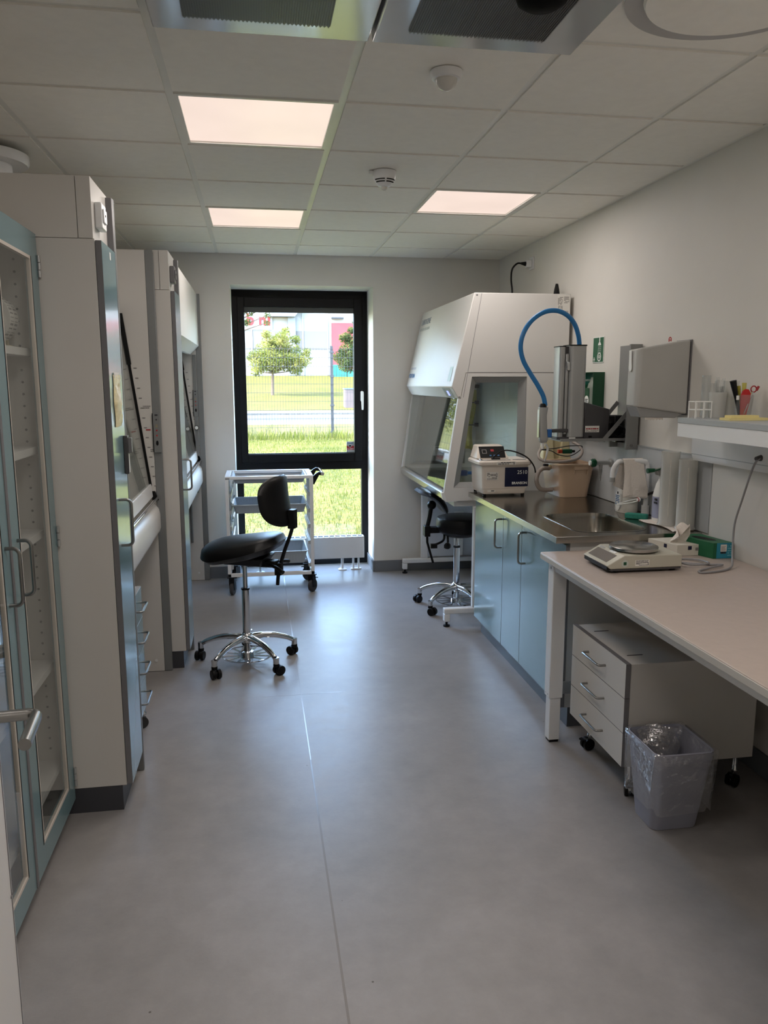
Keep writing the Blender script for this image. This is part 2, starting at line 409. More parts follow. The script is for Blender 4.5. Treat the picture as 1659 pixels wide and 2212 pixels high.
# suspended ceiling: slab, exposed bars, tiles hanging a little lower
bx_ = [-1.465, -.865, -.265, .335, .935, 1.535]
ry_ = [-1.831+.6*i for i in range(14)]                   # ... 2.369, 2.969 ... 5.969
holes = {(2, 8), (2, 11), (4, 10), (2, 6), (3, 6), (2, 5), (4, 5), (3, 2)}    # luminaires and air diffusers (column, row)
m_ = MB(); m_.box(LX-.1, RX+.1, -2.1, 6.86, 2.64, 2.75)
for x in bx_: m_.box(x-.0137, x+.0137, -2.0, BY, CZ, 2.64)
for y in ry_: m_.box(LX, RX, y-.0137, y+.0137, CZ+.0006, 2.635)
m_.box(RX-.022, RX, -2.0, BY, CZ-.002, 2.64); m_.box(LX, RX, BY-.02, BY, CZ-.001, 2.64); m_.box(LX, LX+.02, -2.0, BY, CZ-.002, 2.64)
cb_ = struct('ceiling', m_, 'bar', smooth=False)
m_ = MB(); g_ = .0135
for i, x in enumerate(bx_):
    xa = max(x+g_, LX+.026); xb = min(x+.6-g_, RX-.026)
    for j, y in enumerate([-2.431]+ry_):
        if (i, j-1) in holes: continue
        ya = max(y+g_, -1.99); yb = min(y+.6-g_, BY-.024)
        if yb-ya < .05 or xb-xa < .03: continue
        m_.box(xa, xb, ya, yb, 2.5815, 2.60)
obj('tile', m_, 'tile', cb_, smooth=False)
# skirting
m_ = MB(); m_.box(RX-.012, RX, .40, 3.3, 0, .10); m_.box(RX-.012, RX, 4.76, BY, 0, .10); struct('baseboard_right', m_, 'base', bev=.003)
m_ = MB(); m_.box(-.41, WX0+.0, BY-.012, BY, 0, .095); m_.box(WX1, RX-.012, BY-.012, BY, 0, .095)
m_.box(WX1-.012, WX1, BY-.012, WY, 0, .095); m_.box(WX0, WX0+.012, BY-.012, WY, 0, .095); struct('baseboard_back', m_, 'base', bev=.003)
struct('baseboard_front', MB().box(.78, RX, .40, .412, 0, .1), 'base', bev=.003)

# ------------------------------------------------------------------ window
FY0, FY1 = WY, 6.86
m_ = MB()
m_.box(WX0, WX0+.055, FY0, FY1, 0, WZ1); m_.box(WX1-.055, WX1, FY0, FY1, 0, WZ1)
m_.box(WX0+.055, WX1-.055, FY0, FY1, WZ1-.075, WZ1); m_.box(WX0+.055, WX1-.055, FY0, FY1, 0, .12); m_.box(WX0+.055, WX1-.055, FY0, FY1, .845, .935)
win = struct('window_1', m_, 'black_frame', smooth=False)
m_ = MB(); sx0, sx1, sz0, sz1 = WX0+.045, WX1-.045, .915, WZ1-.062
gx0, gx1, gz0, gz1 = -.074, .84, .985, 2.215
m_.box(sx0, gx0, FY0-.02, FY0+.04, sz0, sz1); m_.box(gx1, sx1, FY0-.02, FY0+.04, sz0, sz1)
m_.box(gx0, gx1, FY0-.02, FY0+.04, gz1, sz1); m_.box(gx0, gx1, FY0-.02, FY0+.04, sz0, gz0)
struct('sash', m_, 'black_frame', win, bev=.003)
m_ = MB(); m_.box(gx0, gx1, FY0+.004, FY0+.012, gz1-.045, gz1); m_.box(gx0, gx1, FY0, FY0+.012, gz0, gz0+.008)
struct('glazing_bead', m_, 'gasket', win)
struct('glass_pane', MB().box(gx0, gx1, FY0+.014, FY0+.018, gz0, gz1), 'glass', win)
struct('glass_pane', MB().box(WX0+.055, WX1-.055, FY0+.03, FY0+.034, .12, .845), 'glass', win)
m_ = MB(); m_.prism(rrect(.892, .918, 1.43, 1.52, .012), 'y', FY0-.026, FY0-.02); m_.cyl((.905, FY0-.02, 1.50), (.905, FY0-.062, 1.50), .009)
h_ = MB(); m_.loft([[(.905+x*k, FY0-.062+y_*.006, 1.515-z) for x, y_ in ((-.011, -1), (.011, -1), (.011, 1), (-.011, 1))] for z, k in ((0, .8), (.02, 1), (.10, .9), (.155, .7))])
struct('handle', m_, 'signwhite', win, bev=.003, label='white turn handle on the black frame')
t_ = thing('alarm_sticker', 'small grey and red alarm sticker in the lower right corner of the window glass', 'sticker', (.806, FY0+.003, .99))
obj('backing', MB().box(.772, .838, FY0+.0105, FY0+.0135, .99, 1.084), P('sticker_grey', (166, 172, 178), .5), t_)
obj('red_band', MB().box(.772, .838, FY0+.0098, FY0+.0105, 1.010, 1.047), 'inkred', t_)
m_ = MB(); m_.cyl((.802, FY0+.0094, 1.046), (.802, FY0+.0098, 1.046), .0125, n=24); obj('ring', m_, 'signwhite', t_)
m_ = MB(); m_.cyl((.802, FY0+.0090, 1.046), (.802, FY0+.0094, 1.046), .010, n=24); obj('dot', m_, 'black', t_)
m_ = textmb('ALARM', (.7765, FY0+.0094, 1.0135), (1, 0, 0), (0, 0, 1), .0175); obj('lettering', m_, 'signwhite', t_)
m_ = bars(MB(), (.78, FY0+.0102, 1.062), (1, 0, 0), (0, 0, 1), .05, .014, 1, .5); obj('fine_print', m_, 'inkblue', t_)

# ------------------------------------------------------------------ luminaires
def luminaire(x, y, label, watts):
    t = thing('ceiling_light', label, 'light', (x, y, CZ), group='square ceiling lights')
    m = MB(); a = .287; b = .272
    m.box(x-a, x+a, y-a, y-b, 2.580, 2.61); m.box(x-a, x+a, y+b, y+a, 2.580, 2.61); m.box(x-a, x-b, y-b, y+b, 2.580, 2.61); m.box(x+b, x+a, y-b, y+b, 2.580, 2.61)
    obj('frame', m, 'bar', t)
    obj('diffuser', MB().box(x-b, x+b, y-b, y+b, 2.588, 2.60), 'panel_light', t)
    ld = bpy.data.lights.new('lamp', 'AREA'); ld.shape = 'SQUARE'; ld.size = .52; ld.energy = watts; ld.color = LAMP_COLOR
    lo = bpy.data.objects.new('lamp', ld); COL.objects.link(lo); lo.parent = t; lo.location = (0, 0, -.004)
    return t
luminaire(.035, 3.269, 'large glowing square ceiling light nearest the camera, left of centre', LAMP_WATTS)
luminaire(.035, 5.069, 'glowing square ceiling light furthest back, near the window wall', LAMP_WATTS)
luminaire(1.235, 4.469, 'glowing square ceiling light on the right, above the white safety cabinet', LAMP_WATTS)
luminaire(.035, 1.469, 'added unseen ceiling fill light just inside the doorway, on the left', LAMP_WATTS*1.1)  # out-of-view panel added to brighten the near end of the room
luminaire(1.235, 1.469, 'added unseen ceiling fill light just inside the doorway, above the laminate bench', LAMP_WATTS*1.1)  # second out-of-view panel, added for the same fill
luminaire(.635, -.331, 'added unseen ceiling fill light in the corridor outside the doorway', LAMP_WATTS*2.1)  # unseen lamp added to lift surfaces facing the doorway

# air diffusers: shiny plate box below the ceiling with a perforated, saw-edged core
def diffuser(x0, label, dome):
    y0, y1, zb = 1.775, 2.366, 2.54
    t = thing('air_diffuser', label, 'air vent', (x0+.3, 2.07, CZ), group='square air diffusers')
    m = MB(); m.hexa([(x0, y0, 2.592), (x0+.594, y0, 2.592), (x0+.594, y1, 2.592), (x0, y1, 2.592)], [(x0+.004, y0+.004, zb), (x0+.59, y0+.004, zb), (x0+.59, y1-.004, zb), (x0+.004, y1-.004, zb)])
    obj('plate', m, 'mirrorwhite', t, bev=.004)
    gx0_, gx1_, gy1 = x0+.09, x0+.475, y1-.088
    pts = [(gx0_, y0+.06)]; pts.append((gx1_, y0+.06)); n = 36
    for i in range(n+1):
        x = gx1_-(gx1_-gx0_)*i/n; pts.append((x, gy1-.014))
        if i < n: pts.append((x-(gx1_-gx0_)/n*.5, gy1))
    m = MB(); m.prism(pts, 'z', zb-.006, zb+.004); obj('perforated_core', m, 'perf', t, smooth=False)
    m = MB()
    for i in range(60):
        x = gx0_+(gx1_-gx0_)*(i+.5)/60; m.box(x-.0012, x+.0012, y0+.065, gy1-.016, zb-.0075, zb-.006)
    obj('slot', m, 'dark', t, smooth=False)
    if dome:
        m = MB(); c = (.712, 1.985, zb-.002); m.lathe([(.066, 0), (.068, -.012), (.06, -.032), (.04, -.044), (.001, -.047)], c, 32); m2 = obj('black_nozzle', m, P('matt_black', (5, 5, 6), .7, spec=.1), t)
    return t
diffuser(-.250, 'shiny square air diffuser with a saw-edged grille, at the top left of the view', False)
diffuser(.347, 'shiny square air diffuser with a black round nozzle in its grille', True)
t = thing('ceiling_disc_valve', 'large flat round white air valve at the top right corner of the ceiling', 'air vent', (1.24, 2.0, CZ))
m = MB(); m.lathe([(.23, .03), (.242, .014), (.236, .003), (.001, .002)], (1.24, 1.98, 2.553), 64); obj('disc', m, 'tile', t)
m = MB(); m.lathe([(.285, .012), (.285, 0), (.22, .004), (.22, .03)], (1.245, 2.0, 2.572), 64); obj('recess_ring', m, P('ring_grey', (178, 176, 174), .5), t)
t = thing('motion_detector', 'round white motion detector with a domed lens on the ceiling', 'sensor', (.632, 2.64, CZ))
m = MB(); m.lathe([(.052, 0), (.052, -.012), (.046, -.022), (.04, -.024)], (.632, 2.64, 2.579), 36); obj('base', m, 'whitem', t)
m = MB(); m.sphere((.632, 2.64, 2.557), .036, 28, 10, a0=-.5, a1=.1); obj('lens', m, 'sensor', t)
t = thing('smoke_detector', 'white cone-shaped smoke detector with black slots on the ceiling', 'sensor', (.63, 3.864, CZ))
m = MB(); m.lathe([(.056, 0), (.056, -.02), (.05, -.04), (.03, -.066), (.018, -.07)], (.63, 3.864, 2.579), 36); obj('body', m, 'whitem', t)
m = MB(); m.sphere((.63, 3.864, 2.51), .016, 16, 8); obj('tip', m, 'sensor', t)
m = MB()
for z, r in ((2.538, .0515), (2.528, .0455)):
    for a0 in (-2.75, -1.5):
        for i in range(8):
            a = a0+i*.135; b = a+.135
            m.hexa([(.63+r*math.cos(a), 3.864+r*math.sin(a), z-.003), (.63+r*math.cos(b), 3.864+r*math.sin(b), z-.003), (.63+.04*math.cos(b), 3.864+.04*math.sin(b), z-.003), (.63+.04*math.cos(a), 3.864+.04*math.sin(a), z-.003)],
                   [(.63+r*math.cos(a), 3.864+r*math.sin(a), z+.001), (.63+r*math.cos(b), 3.864+r*math.sin(b), z+.001), (.63+.04*math.cos(b), 3.864+.04*math.sin(b), z+.001), (.63+.04*math.cos(a), 3.864+.04*math.sin(a), z+.001)])
obj('slot', m, 'black', t)
m = MB(); m.prism(rrect(.556, .60, 3.852, 3.874, .009), 'z', 2.566, 2.579); obj('indicator', m, 'whitem', t, bev=.002)
t = thing('exhaust_duct', 'round white exhaust pipe with a ceiling flange above the nearest tall cabinet', 'duct', (-1.12, 3.75, 2.28))
m = MB(); m.cyl((-1.12, 3.75, 2.28), (-1.12, 3.75, 2.56), .118, n=48); obj('pipe', m, 'whitem', t)
m = MB(); m.lathe([(.18, .0), (.188, .012), (.188, .04), (.12, .06)], (-1.12, 3.75, 2.515), 48); obj('flange', m, 'whitem', t)

# room door leaf, standing open on the left, with its lever handle
hx, hy = -.345, .42; ex, ey = -.437, 1.31
d_ = Vector((ex-hx, ey-hy, 0)); L_ = d_.length; d_.normalize(); nrm = Vector((d_.y, -d_.x, 0))    # nrm points to the camera side (+X)
def dl(a, b, z): return tuple(Vector((hx, hy, z))+d_*a+nrm*b)
m = MB(); m.hexa([dl(0, 0, .008), dl(L_, 0, .008), dl(L_, -.045, .008), dl(0, -.045, .008)], [dl(0, 0, 2.09), dl(L_, 0, 2.09), dl(L_, -.045, 2.09), dl(0, -.045, 2.09)])
door = struct('door_1', m, 'white_sat', bev=.003)
m = MB(); m.hexa([dl(L_-.012, .001, .008), dl(L_-.009, .001, .008), dl(L_-.009, -.001, .008), dl(L_-.012, -.001, .008)], [dl(L_-.012, .001, 2.09), dl(L_-.009, .001, 2.09), dl(L_-.009, -.001, 2.09), dl(L_-.012, -.001, 2.09)])
struct('rebate_line', m, 'edge', door)
m = MB()
for a in (-.006, -.016): m.cyl(dl(L_+a, .0, .735), dl(L_+a, .0016, .735), .0028, n=12)
struct('screw', m, 'edge', door)
m = MB(); pv = [dl(L_-.055, .0, 1.075), dl(L_-.055, .055, 1.075)]
for i in range(1, 7):
    a_ = PI/2*i/6; pv.append(dl(L_-.055-.016*(1-math.cos(a_)), .055+.016*math.sin(a_), 1.075))
pv.append(dl(L_-.17, .071, 1.075)); m.tube(pv, .0095, 16)
m.cyl(dl(L_-.055, 0, 1.075), dl(L_-.055, .008, 1.075), .026)
struct('lever_handle', m, 'handle', door, label='brushed steel lever handle')
# ================================================================== LEFT SIDE
# glass-door cabinet
GX, GY0, GY1, GZ = -.705, 1.83, 2.86, 2.085
t = thing('glass_door_cabinet', 'tall cabinet with teal-framed glass doors, nearest on the left', 'cabinet', (-1.0, 2.345, 0))
m = MB(); bx0 = LX+.005; bx1 = GX-.022
m.box(bx0, bx1, GY0, GY0+.018, .06, GZ); m.box(bx0, bx1, GY1-.018, GY1, .06, GZ); m.box(bx0, bx0+.012, GY0, GY1, .06, GZ)
m.box(bx0, bx1, GY0, GY1, GZ-.02, GZ); m.box(bx0, bx1, GY0, GY1, .06, .08)
obj('carcass', m, 'white', t, smooth=False)
obj('plinth', MB().box(bx0, GX-.04, GY0, GY1, 0, .06), 'plinth', t)
for z in (.21, .595, 1.072, 1.36, 1.685):
    obj('shelf', MB().box(bx0+.012, GX-.032, GY0+.02, GY1-.02, z, z+.025), 'white_sat', t, bev=.001)
m = MB()
for z in [i*.04 for i in range(4, 51)]:
    if .19 < z < .25 or .58 < z < .63 or 1.06 < z < 1.11 or 1.35 < z < 1.4 or 1.67 < z < 1.72: continue
    m.cyl((GX-.07, GY1-.0195, z), (GX-.07, GY1-.0178, z), .0042, n=10)
obj('peg_hole', m, 'dark', t)
ysp = 2.345
for (ya, yb, near) in ((GY0+.002, ysp-.0035, True), (ysp+.0035, GY1-.002, False)):
    z0, z1, fx0, fx1, wd = .066, GZ-.002, GX-.02, GX, .082
    m = MB(); m.box(fx0, fx1, ya, ya+wd, z0, z1); m.box(fx0, fx1, yb-wd, yb, z0, z1); m.box(fx0, fx1, ya+wd, yb-wd, z1-.085, z1); m.box(fx0, fx1, ya+wd, yb-wd, z0, z0+.085)
    d = obj('door', m, 'teal', t, smooth=False)
    if near: obj('meeting_strip', MB().box(fx1, fx1+.003, yb-.016, yb+.003, z0, z1), 'edge', d)
    m = MB(); g0, g1, e0, e1 = ya+wd-.004, yb-wd+.004, z0+.081, z1-.081
    for q in ((g0, g0+.008, e0, e1), (g1-.008, g1, e0, e1)): m.box(fx0+.006, fx1+.0006, *q)
    obj('glazing_seal', m, 'black', d)
    m = MB(); m.box(fx0+.008, fx1+.0004, g0+.008, g0+.014, e0, e1); m.box(fx0+.008, fx1+.0004, g1-.014, g1-.008, e0, e1); m.box(fx0+.008, fx1+.0004, g0+.014, g1-.014, e0, e0+.010); m.box(fx0+.008, fx1+.0004, g0+.014, g1-.014, e1-.010, e1)
    obj('glazing_bead', m, 'bath', d)
    obj('glass_pane', MB().box(fx1-.005, fx1-.0015, g0+.014, g1-.014, e0+.01, e1-.01), 'glass_c', d)
    yh = ya+.055 if not near else yb-.055
    obj('handle', dhandle(MB(), (fx1, yh, .975), (fx1, yh, 1.14), (1, 0, 0), .038, .0055), 'handle', d)
    for z in (.155, 1.065, 1.98):
        m = MB(); yq = yb+.004 if not near else ya-.004
        for k in range(3): m.cyl((fx1+.005, yq-.006, z-.036+k*.0245), (fx1+.005, yq-.006, z-.0135+k*.0245), .0058, n=12)
        obj('hinge', m, 'silver', d)
# things in the glass cabinet
t = thing('label_roll', 'roll of printed white labels on the top shelf of the glass-door cabinet', 'label roll', (-.84, 2.74, 1.71))
m = MB(); m.box(-.90, -.785, 2.66, 2.80, 1.7105, 1.720); m.box(-.89, -.80, 2.805, 2.815, 1.7105, 1.80); m.cyl((-.837, 2.69, 1.803), (-.837, 2.806, 1.803), .045); obj('holder', m, 'cream', t, bev=.003)
m = MB(); c = (-.837, 2.745, 1.803); n = 48
pr = [(.054, -.045), (.078, -.045), (.078, .045), (.054, .045)]
rr = []
for r, h in pr+[pr[0]]:
    rr.append([(c[0]+r*math.cos(2*PI*i/n), c[1]+h, c[2]+r*math.sin(2*PI*i/n)) for i in range(n)])
m.loft(rr, True, False, False); obj('roll', m, 'paper', t)
m = MB()
for i in range(40):
    a = 2*PI*i/40
    for h in (-.024, .02):
        p = [(c[0]+.0784*math.cos(a+da), c[1]+h+dh, c[2]+.0784*math.sin(a+da)) for da, dh in ((0, -.016), (.03+.03*(i % 3), -.016), (.03+.03*(i % 3), .016), (0, .016))]
        m.quad(*p)
obj('print', m, 'inkgrey', t)
for i in range(3):
    zz = .6205+i*.062
    t = thing('steel_tray', ['lowest shallow steel tray stacked behind the left glass door', 'middle shallow steel tray stacked behind the left glass door', 'topmost shallow steel tray stacked behind the left glass door'][i], 'tray', (-.98, 2.22, zz), group='steel trays in the glass cabinet')
    m = MB(); r0 = rrect(-1.1, -.86, 2.06, 2.33, .03); r1 = rrect(-1.11, -.85, 2.05, 2.34, .035)
    def ring(p, z): return [(x, y, z) for x, y in p]
    m.loft([ring(rrect(-1.097, -.863, 2.063, 2.327, .028), zz+.003), ring(rrect(-1.107, -.853, 2.053, 2.337, .033), zz+.05), ring(rrect(-1.116, -.844, 2.044, 2.346, .036), zz+.052), ring(rrect(-1.116, -.844, 2.044, 2.346, .036), zz+.055), ring(r1, zz+.053), ring(r0, zz)])
    obj('basin', m, 'chrome', t)

# tall service cabinets with a teal door
def tall(xf, y0, y1, label, dark_thermo):
    t = thing('tall_cabinet', label, 'cabinet', ((xf+LX)/2, (y0+y1)/2, 0), group='tall white cabinets with a teal door')
    obj('body', MB().box(LX+.005, xf-.022, y0, y1, .10, 2.075), 'white', t, bev=.0015)
    m = MB(); m.box(LX+.005, xf-.075, y0, y1, 2.0765, 2.275); m.box(xf-.073, xf-.026, y0, y1, 2.0765, 2.275); obj('upper_panel', m, 'white', t, bev=.001)
    obj('corner_post', MB().box(xf-.075, xf-.004, y1-.026, y1, 2.0765, 2.266), 'edge', t, bev=.002)
    obj('plinth', MB().box(LX+.005, xf-.038, y0+.002, y1-.002, 0, .0995), 'plinth', t)
    m = MB(); m.box(xf-.02, xf, y0, y0+.26, .105, 2.07); d = obj('door', m, 'teal', t)
    obj('edge_band', MB().box(xf-.0198, xf-.0005, y0-.0012, y0, .105, 2.07), 'edge', d)
    obj('handle', dhandle(MB(), (xf, y0+.05, 1.012), (xf, y0+.05, 1.18), (1, 0, 0), .042, .0055), 'handle', d)
    m = MB(); m.prism(rrect(y0+.05, y0+.135, 2.118, 2.205, .008), 'x', xf-.026, xf-.002)
    s_ = obj('wall_switch', m, 'edge' if dark_thermo else 'whitem', t, bev=.004)
    obj('rocker', MB().box(xf-.002, xf+.003, y0+.066, y0+.12, 2.14, 2.185), 'whitem' if not dark_thermo else 'edge', s_, bev=.002)
    m = MB(); m.cyl((xf+.003, y0+.09, 2.165), (xf+.0045, y0+.09, 2.165), .004, n=10); obj('indicator', m, 'ink', s_)
    return t
ta = tall(-.498, 2.866, 3.165, 'nearest tall white cabinet with a narrow teal door, beside the glass cabinet', False)
tb = tall(-.404, 4.362, 4.660, 'far tall white cabinet with a narrow teal door, between the two fume hoods', True)
obj('label_plate', slab((-.4975, 3.005, 2.028), (0, 1, 0), (0, 0, 1), .022, .026, .0008), 'signwhite', ta)
# crumpled yellow packet hanging on the near teal door
t = thing('hanging_packet', 'crumpled yellow and clear packet hanging on the nearest teal cabinet door', 'packet', (-.498, 3.0, 1.44))
m = MB(); g = []; random.seed(3)
for j in range(15):
    row = []
    for i in range(8):
        u, v = i/7, j/14
        row.append((-.4955+.007*math.sin(PI*u)*math.sin(PI*min(1, v*1.3))+random.uniform(0, .007)*(0 < i < 7), 2.925+.13*u+.006*math.sin(v*9), 1.44+.185*v))
    g.append(row)
vs = [p for r in g for p in r]; m._add(vs, [(j*8+i, j*8+i+1, (j+1)*8+i+1, (j+1)*8+i) for j in range(14) for i in range(7)])
back = [(-.4968, p[1], p[2]) for p in vs]; m._add(back, [(j*8+i, (j+1)*8+i, (j+1)*8+i+1, j*8+i+1) for j in range(14) for i in range(7)])
obj('packet', m, 'bagcloth', t)
m = MB(); m.box(-.4965, -.493, 2.94, 3.04, 1.612, 1.632); obj('tape', m, 'paper', t, bev=.001)
t = thing('pen_holder', 'slim grey plastic holder stuck on the nearest teal cabinet door above its handle', 'holder', (-.498, 3.09, 1.26))
m = MB(); m.box(-.497, -.482, 3.075, 3.105, 1.255, 1.40); obj('case', m, 'dark', t, bev=.002)
m = MB(); m.box(-.482, -.468, 3.078, 3.104, 1.335, 1.392); obj('clip', m, 'edge', t, bev=.002)
obj('label_strip', MB().box(-.4815, -.4805, 3.08, 3.10, 1.26, 1.33), 'signwhite', t)

# fume hoods
def hood(xf, y0, y1, label, fascia, near_side):
    t = thing('fume_hood', label, 'fume hood', ((xf+LX)/2, (y0+y1)/2, 0), group='white fume hoods with sloping glass sashes')
    xb = LX+.005
    for ya, yb in ((y0, y0+.022), (y1-.022, y1)):
        obj('side_panel', MB().box(xb, xf-.047, ya, yb, .002, 2.268), 'white', t, bev=.0015)
        obj('front_post', MB().box(xf-.0465, xf-.004, ya, yb, .001, 2.27), 'alu', t, bev=.003)
    obj('back_panel', MB().box(xb, xb+.02, y0+.0225, y1-.0225, .002, 2.268), 'white', t)
    obj('roof', MB().box(xb+.02, xf-.24, y0+.0225, y1-.0225, 2.245, 2.268), 'white', t)
    ia, ib = y0+.0235, y1-.0235
    obj('worktop', MB().box(xb+.021, xf-.11, ia, ib, .865, .90), 'white_sat', t, bev=.002)
    # rounded front sill
    px = xf
    prof = [(px-.11, .79), (px-.052, .79), (px-.036, .80), (px-.03, .82), (px-.03, .895), (px-.036, .922), (px-.05, .943), (px-.07, .954), (px-.09, .952), (px-.115, .935), (px-.135, .912), (px-.135, .86)]
    m = MB(); m.prism(prof, 'y', ia, ib); obj('front_sill', m, 'white_sat', t, angle=50)
    # sloping sash
    def sx(z): return xf-.074-.121*(z-1.059)
    def band(ya, yb, z0, z1, o0, o1):
        return MB().hexa([(sx(z0)+o0, ya, z0), (sx(z0)+o1, ya, z0), (sx(z0)+o1, yb, z0), (sx(z0)+o0, yb, z0)], [(sx(z1)+o0, ya, z1), (sx(z1)+o1, ya, z1), (sx(z1)+o1, yb, z1), (sx(z1)+o0, yb, z1)])
    s_ = obj('sash', band(ia+.002, ib-.002, 1.052, 2.16, -.006, 0), 'glass_s', t)
    obj('sash_rail', band(ia, ib, .99, 1.058, -.014, .004), 'whitem', s_, bev=.002)
    obj('gasket', band(ib-.004, ib-.0005, 1.05, 1.95, -.01, .007), 'black', s_)
    m = band(ib-.018, ib-.0045, 1.69, 1.95, -.006, .012); obj('guide_block', m, 'black', s_)
    m = MB(); m.cyl((sx(.985)+.026, ia+.05, .985), (sx(.985)+.026, ib-.012, .985), .0075, n=16); obj('pull_bar', m, 'chrome', s_)
    m = MB(); m.hexa([(sx(.97)-.004, ib-.012, .972), (sx(.97)+.03, ib-.012, .972), (sx(.97)+.03, ib-.001, .972), (sx(.97)-.004, ib-.001, .972)], [(sx(1.0)+.002, ib-.012, 1.02), (sx(1.0)+.016, ib-.012, 1.02), (sx(1.0)+.016, ib-.001, 1.02), (sx(1.0)+.002, ib-.001, 1.02)])
    obj('foot', m, 'black', s_)
    # printed height scale on the far side panel
    m = MB(); mr_ = MB()
    for k in range(13):
        z = 1.045+k*.052; x = sx(z)+.018
        m.box(x, x+.016, ib-.0004, ib+.0, z, z+.005)
    for z, dx in ((1.46, .05), (1.23, .05)): bars(m, (sx(z)+.03+dx-.05, ib-.0002, z), (1, 0, 0), (0, 0, 1), .04, .018, 2, .45)
    mr_.box(sx(1.345)+.026, sx(1.345)+.05, ib-.0005, ib, 1.345, 1.352)
    obj('scale_print', m, 'inkgrey', t); obj('limit_mark', mr_, 'inkred', t)
    m = MB(); m.cyl((xf-.09, ib-.003, .065), (xf-.09, ib, .065), .008, n=14); obj('cover_cap', m, 'whitem', t)
    if fascia:
        m = MB(); m.prism([(xf-.11, 2.268), (xf-.025, 2.268), (xf-.022, 1.875), (xf-.085, 1.81), (xf-.11, 1.81)], 'y', ia, ib); obj('fascia', m, 'white_sat', t)
        obj('service_channel', MB().box(xf-.075, xf-.048, ib-.012, ib-.0005, .80, 1.808), 'alu', t)
        m = MB(); m.cyl((xf-.062, ib-.012, 1.243), (xf-.062, ib-.026, 1.243), .017, n=24); g_ = obj('gauge', m, 'black', t)
        m = MB(); m.cyl((xf-.062, ib-.0262, 1.243), (xf-.062, ib-.0275, 1.243), .0135, n=24); obj('dial', m, 'signwhite', g_)
        m = MB(); m.lathe([(.012, 0), (.014, .004), (.02, .03), (.017, .038), (.001, .038)], (xf-.105, ib-.03, .745), 8, 'x'); v_ = obj('valve_knob', m, 'green', t, smooth=False)
        m = MB(); m.tube([(xf-.13, ib-.02, .76), (xf-.13, ib-.02, .32)], .009, 12); m.tube([(xf-.16, ib-.02, .76), (xf-.16, ib-.02, .30)], .009, 12); obj('pipe', m, 'alu', t)
    else:
        m = MB(); m.prism([(xf-.24, 2.268), (xf-.21, 2.268), (xf-.185, 2.0), (xf-.20, 2.0)], 'y', ia, ib); obj('fascia', m, 'white_sat', t)
    # control strip on the front post
    cx0, cx1, cz0, cz1 = (xf-.043, xf-.008, 1.228, 1.438) if not fascia else (xf-.078, xf-.046, 1.33, 1.538)
    ca, cb = (ib-.014, ib+.0) if fascia else (y1-.036, y1-.0225)
    c_ = obj('control_strip', MB().box(cx0, cx1, ca, cb, cz0, cz1), 'alu', t, bev=.001)
    obj('strip_side', MB().box(cx0-.004, cx0, ca, cb, cz0+.002, cz1-.002), 'black', c_)
    w_ = cx1-cx0; xm = (cx0+cx1)/2; hh = cz1-cz0
    obj('readout', MB().box(cx0+w_*.28, cx1-w_*.28, ca-.0008, ca, cz1-hh*.075, cz1-hh*.035), 'ink', c_)
    for fz, mt, r in ((.17, 'ink', .0055), (.44, 'inkred', .006), (.57, 'red', .006)):
        m = MB(); m.cyl((xm, ca-.0012, cz1-hh*fz), (xm, ca, cz1-hh*fz), r, n=4 if fz < .5 else 3); obj('button', m, mt, c_)
    m = MB()
    for k in range(3): m.box(xm-.004-k*.0012, xm+.004+k*.0012, ca-.0008, ca, cz1-hh*(.30+k*.025), cz1-hh*(.31+k*.025)+.001)
    obj('button', m, 'amber', c_)
    m = MB(); m.lathe([(.006, 0), (.006, .0015)], (0, 0, 0), 20); m = MB(); m._add([(xm+.0065*math.cos(a), ca-.0015, cz1-hh*.76+.0135*math.sin(a)) for a in [2*PI*i/24 for i in range(24)]], [tuple(range(24))]); obj('sensor_window', m, 'black', c_)
    return t
hood(-.498, 3.168, 4.352, 'fume hood with raised sloping sash between the two tall teal-door cabinets', False, True)
hood(-.404, 4.664, 6.40, 'far fume hood with a deep white upper fascia, beside the window wall', True, False)

# mobile drawer unit under the near hood
def caster(m_w, m_y, x, y, z_top, r=.026, rz=0.):
    ca, sa = math.cos(rz), math.sin(rz)
    def T(a, b, z): return (x+a*ca-b*sa, y+a*sa+b*ca, z)
    for s in (-1, 1): m_w.cyl(T(0, s*.006, r), T(0, s*.018, r), r, n=20)
    m_y.loft([[T(a, b, z) for a, b in ((-.016, -.006), (.016, -.006), (.016, .006), (-.016, .006))] for z in (r, r*1.9)])
    m_y.lathe([(.012, 0), (.013, .01), (.0105, .014), (.0105, z_top-2*r-.004)], T(.012, 0, 2*r+.004), 14)
t = thing('drawer_unit', 'teal four-drawer unit on castors under the nearest fume hood', 'drawers', (-.8, 3.42, 0))
obj('carcass', MB().box(-1.08, -.566, 3.20, 3.64, .10, .672), 'white', t, bev=.002)
for k in range(4):
    z1_ = .672-.143*k; d = obj('drawer', MB().box(-.565, -.547, 3.2, 3.64, z1_-.140, z1_-.002), 'teal', t)
    obj('edge_band', MB().box(-.5645, -.5475, 3.2, 3.64, z1_-.002, z1_+.0006), 'lightgrey', d)
    obj('handle', dhandle(MB(), (-.547, 3.45, z1_-.07), (-.547, 3.61, z1_-.07), (1, 0, 0), .03, .005, .012), 'handle', d)
for x, y in ((-.57, 3.6), (-.57, 3.24), (-1.04, 3.6), (-1.04, 3.24)):
    mw, my = MB(), MB(); caster(mw, my, x, y, .10, .028, .4); c = obj('caster', my, 'chrome', t); obj('wheel', mw, 'rubber', c)
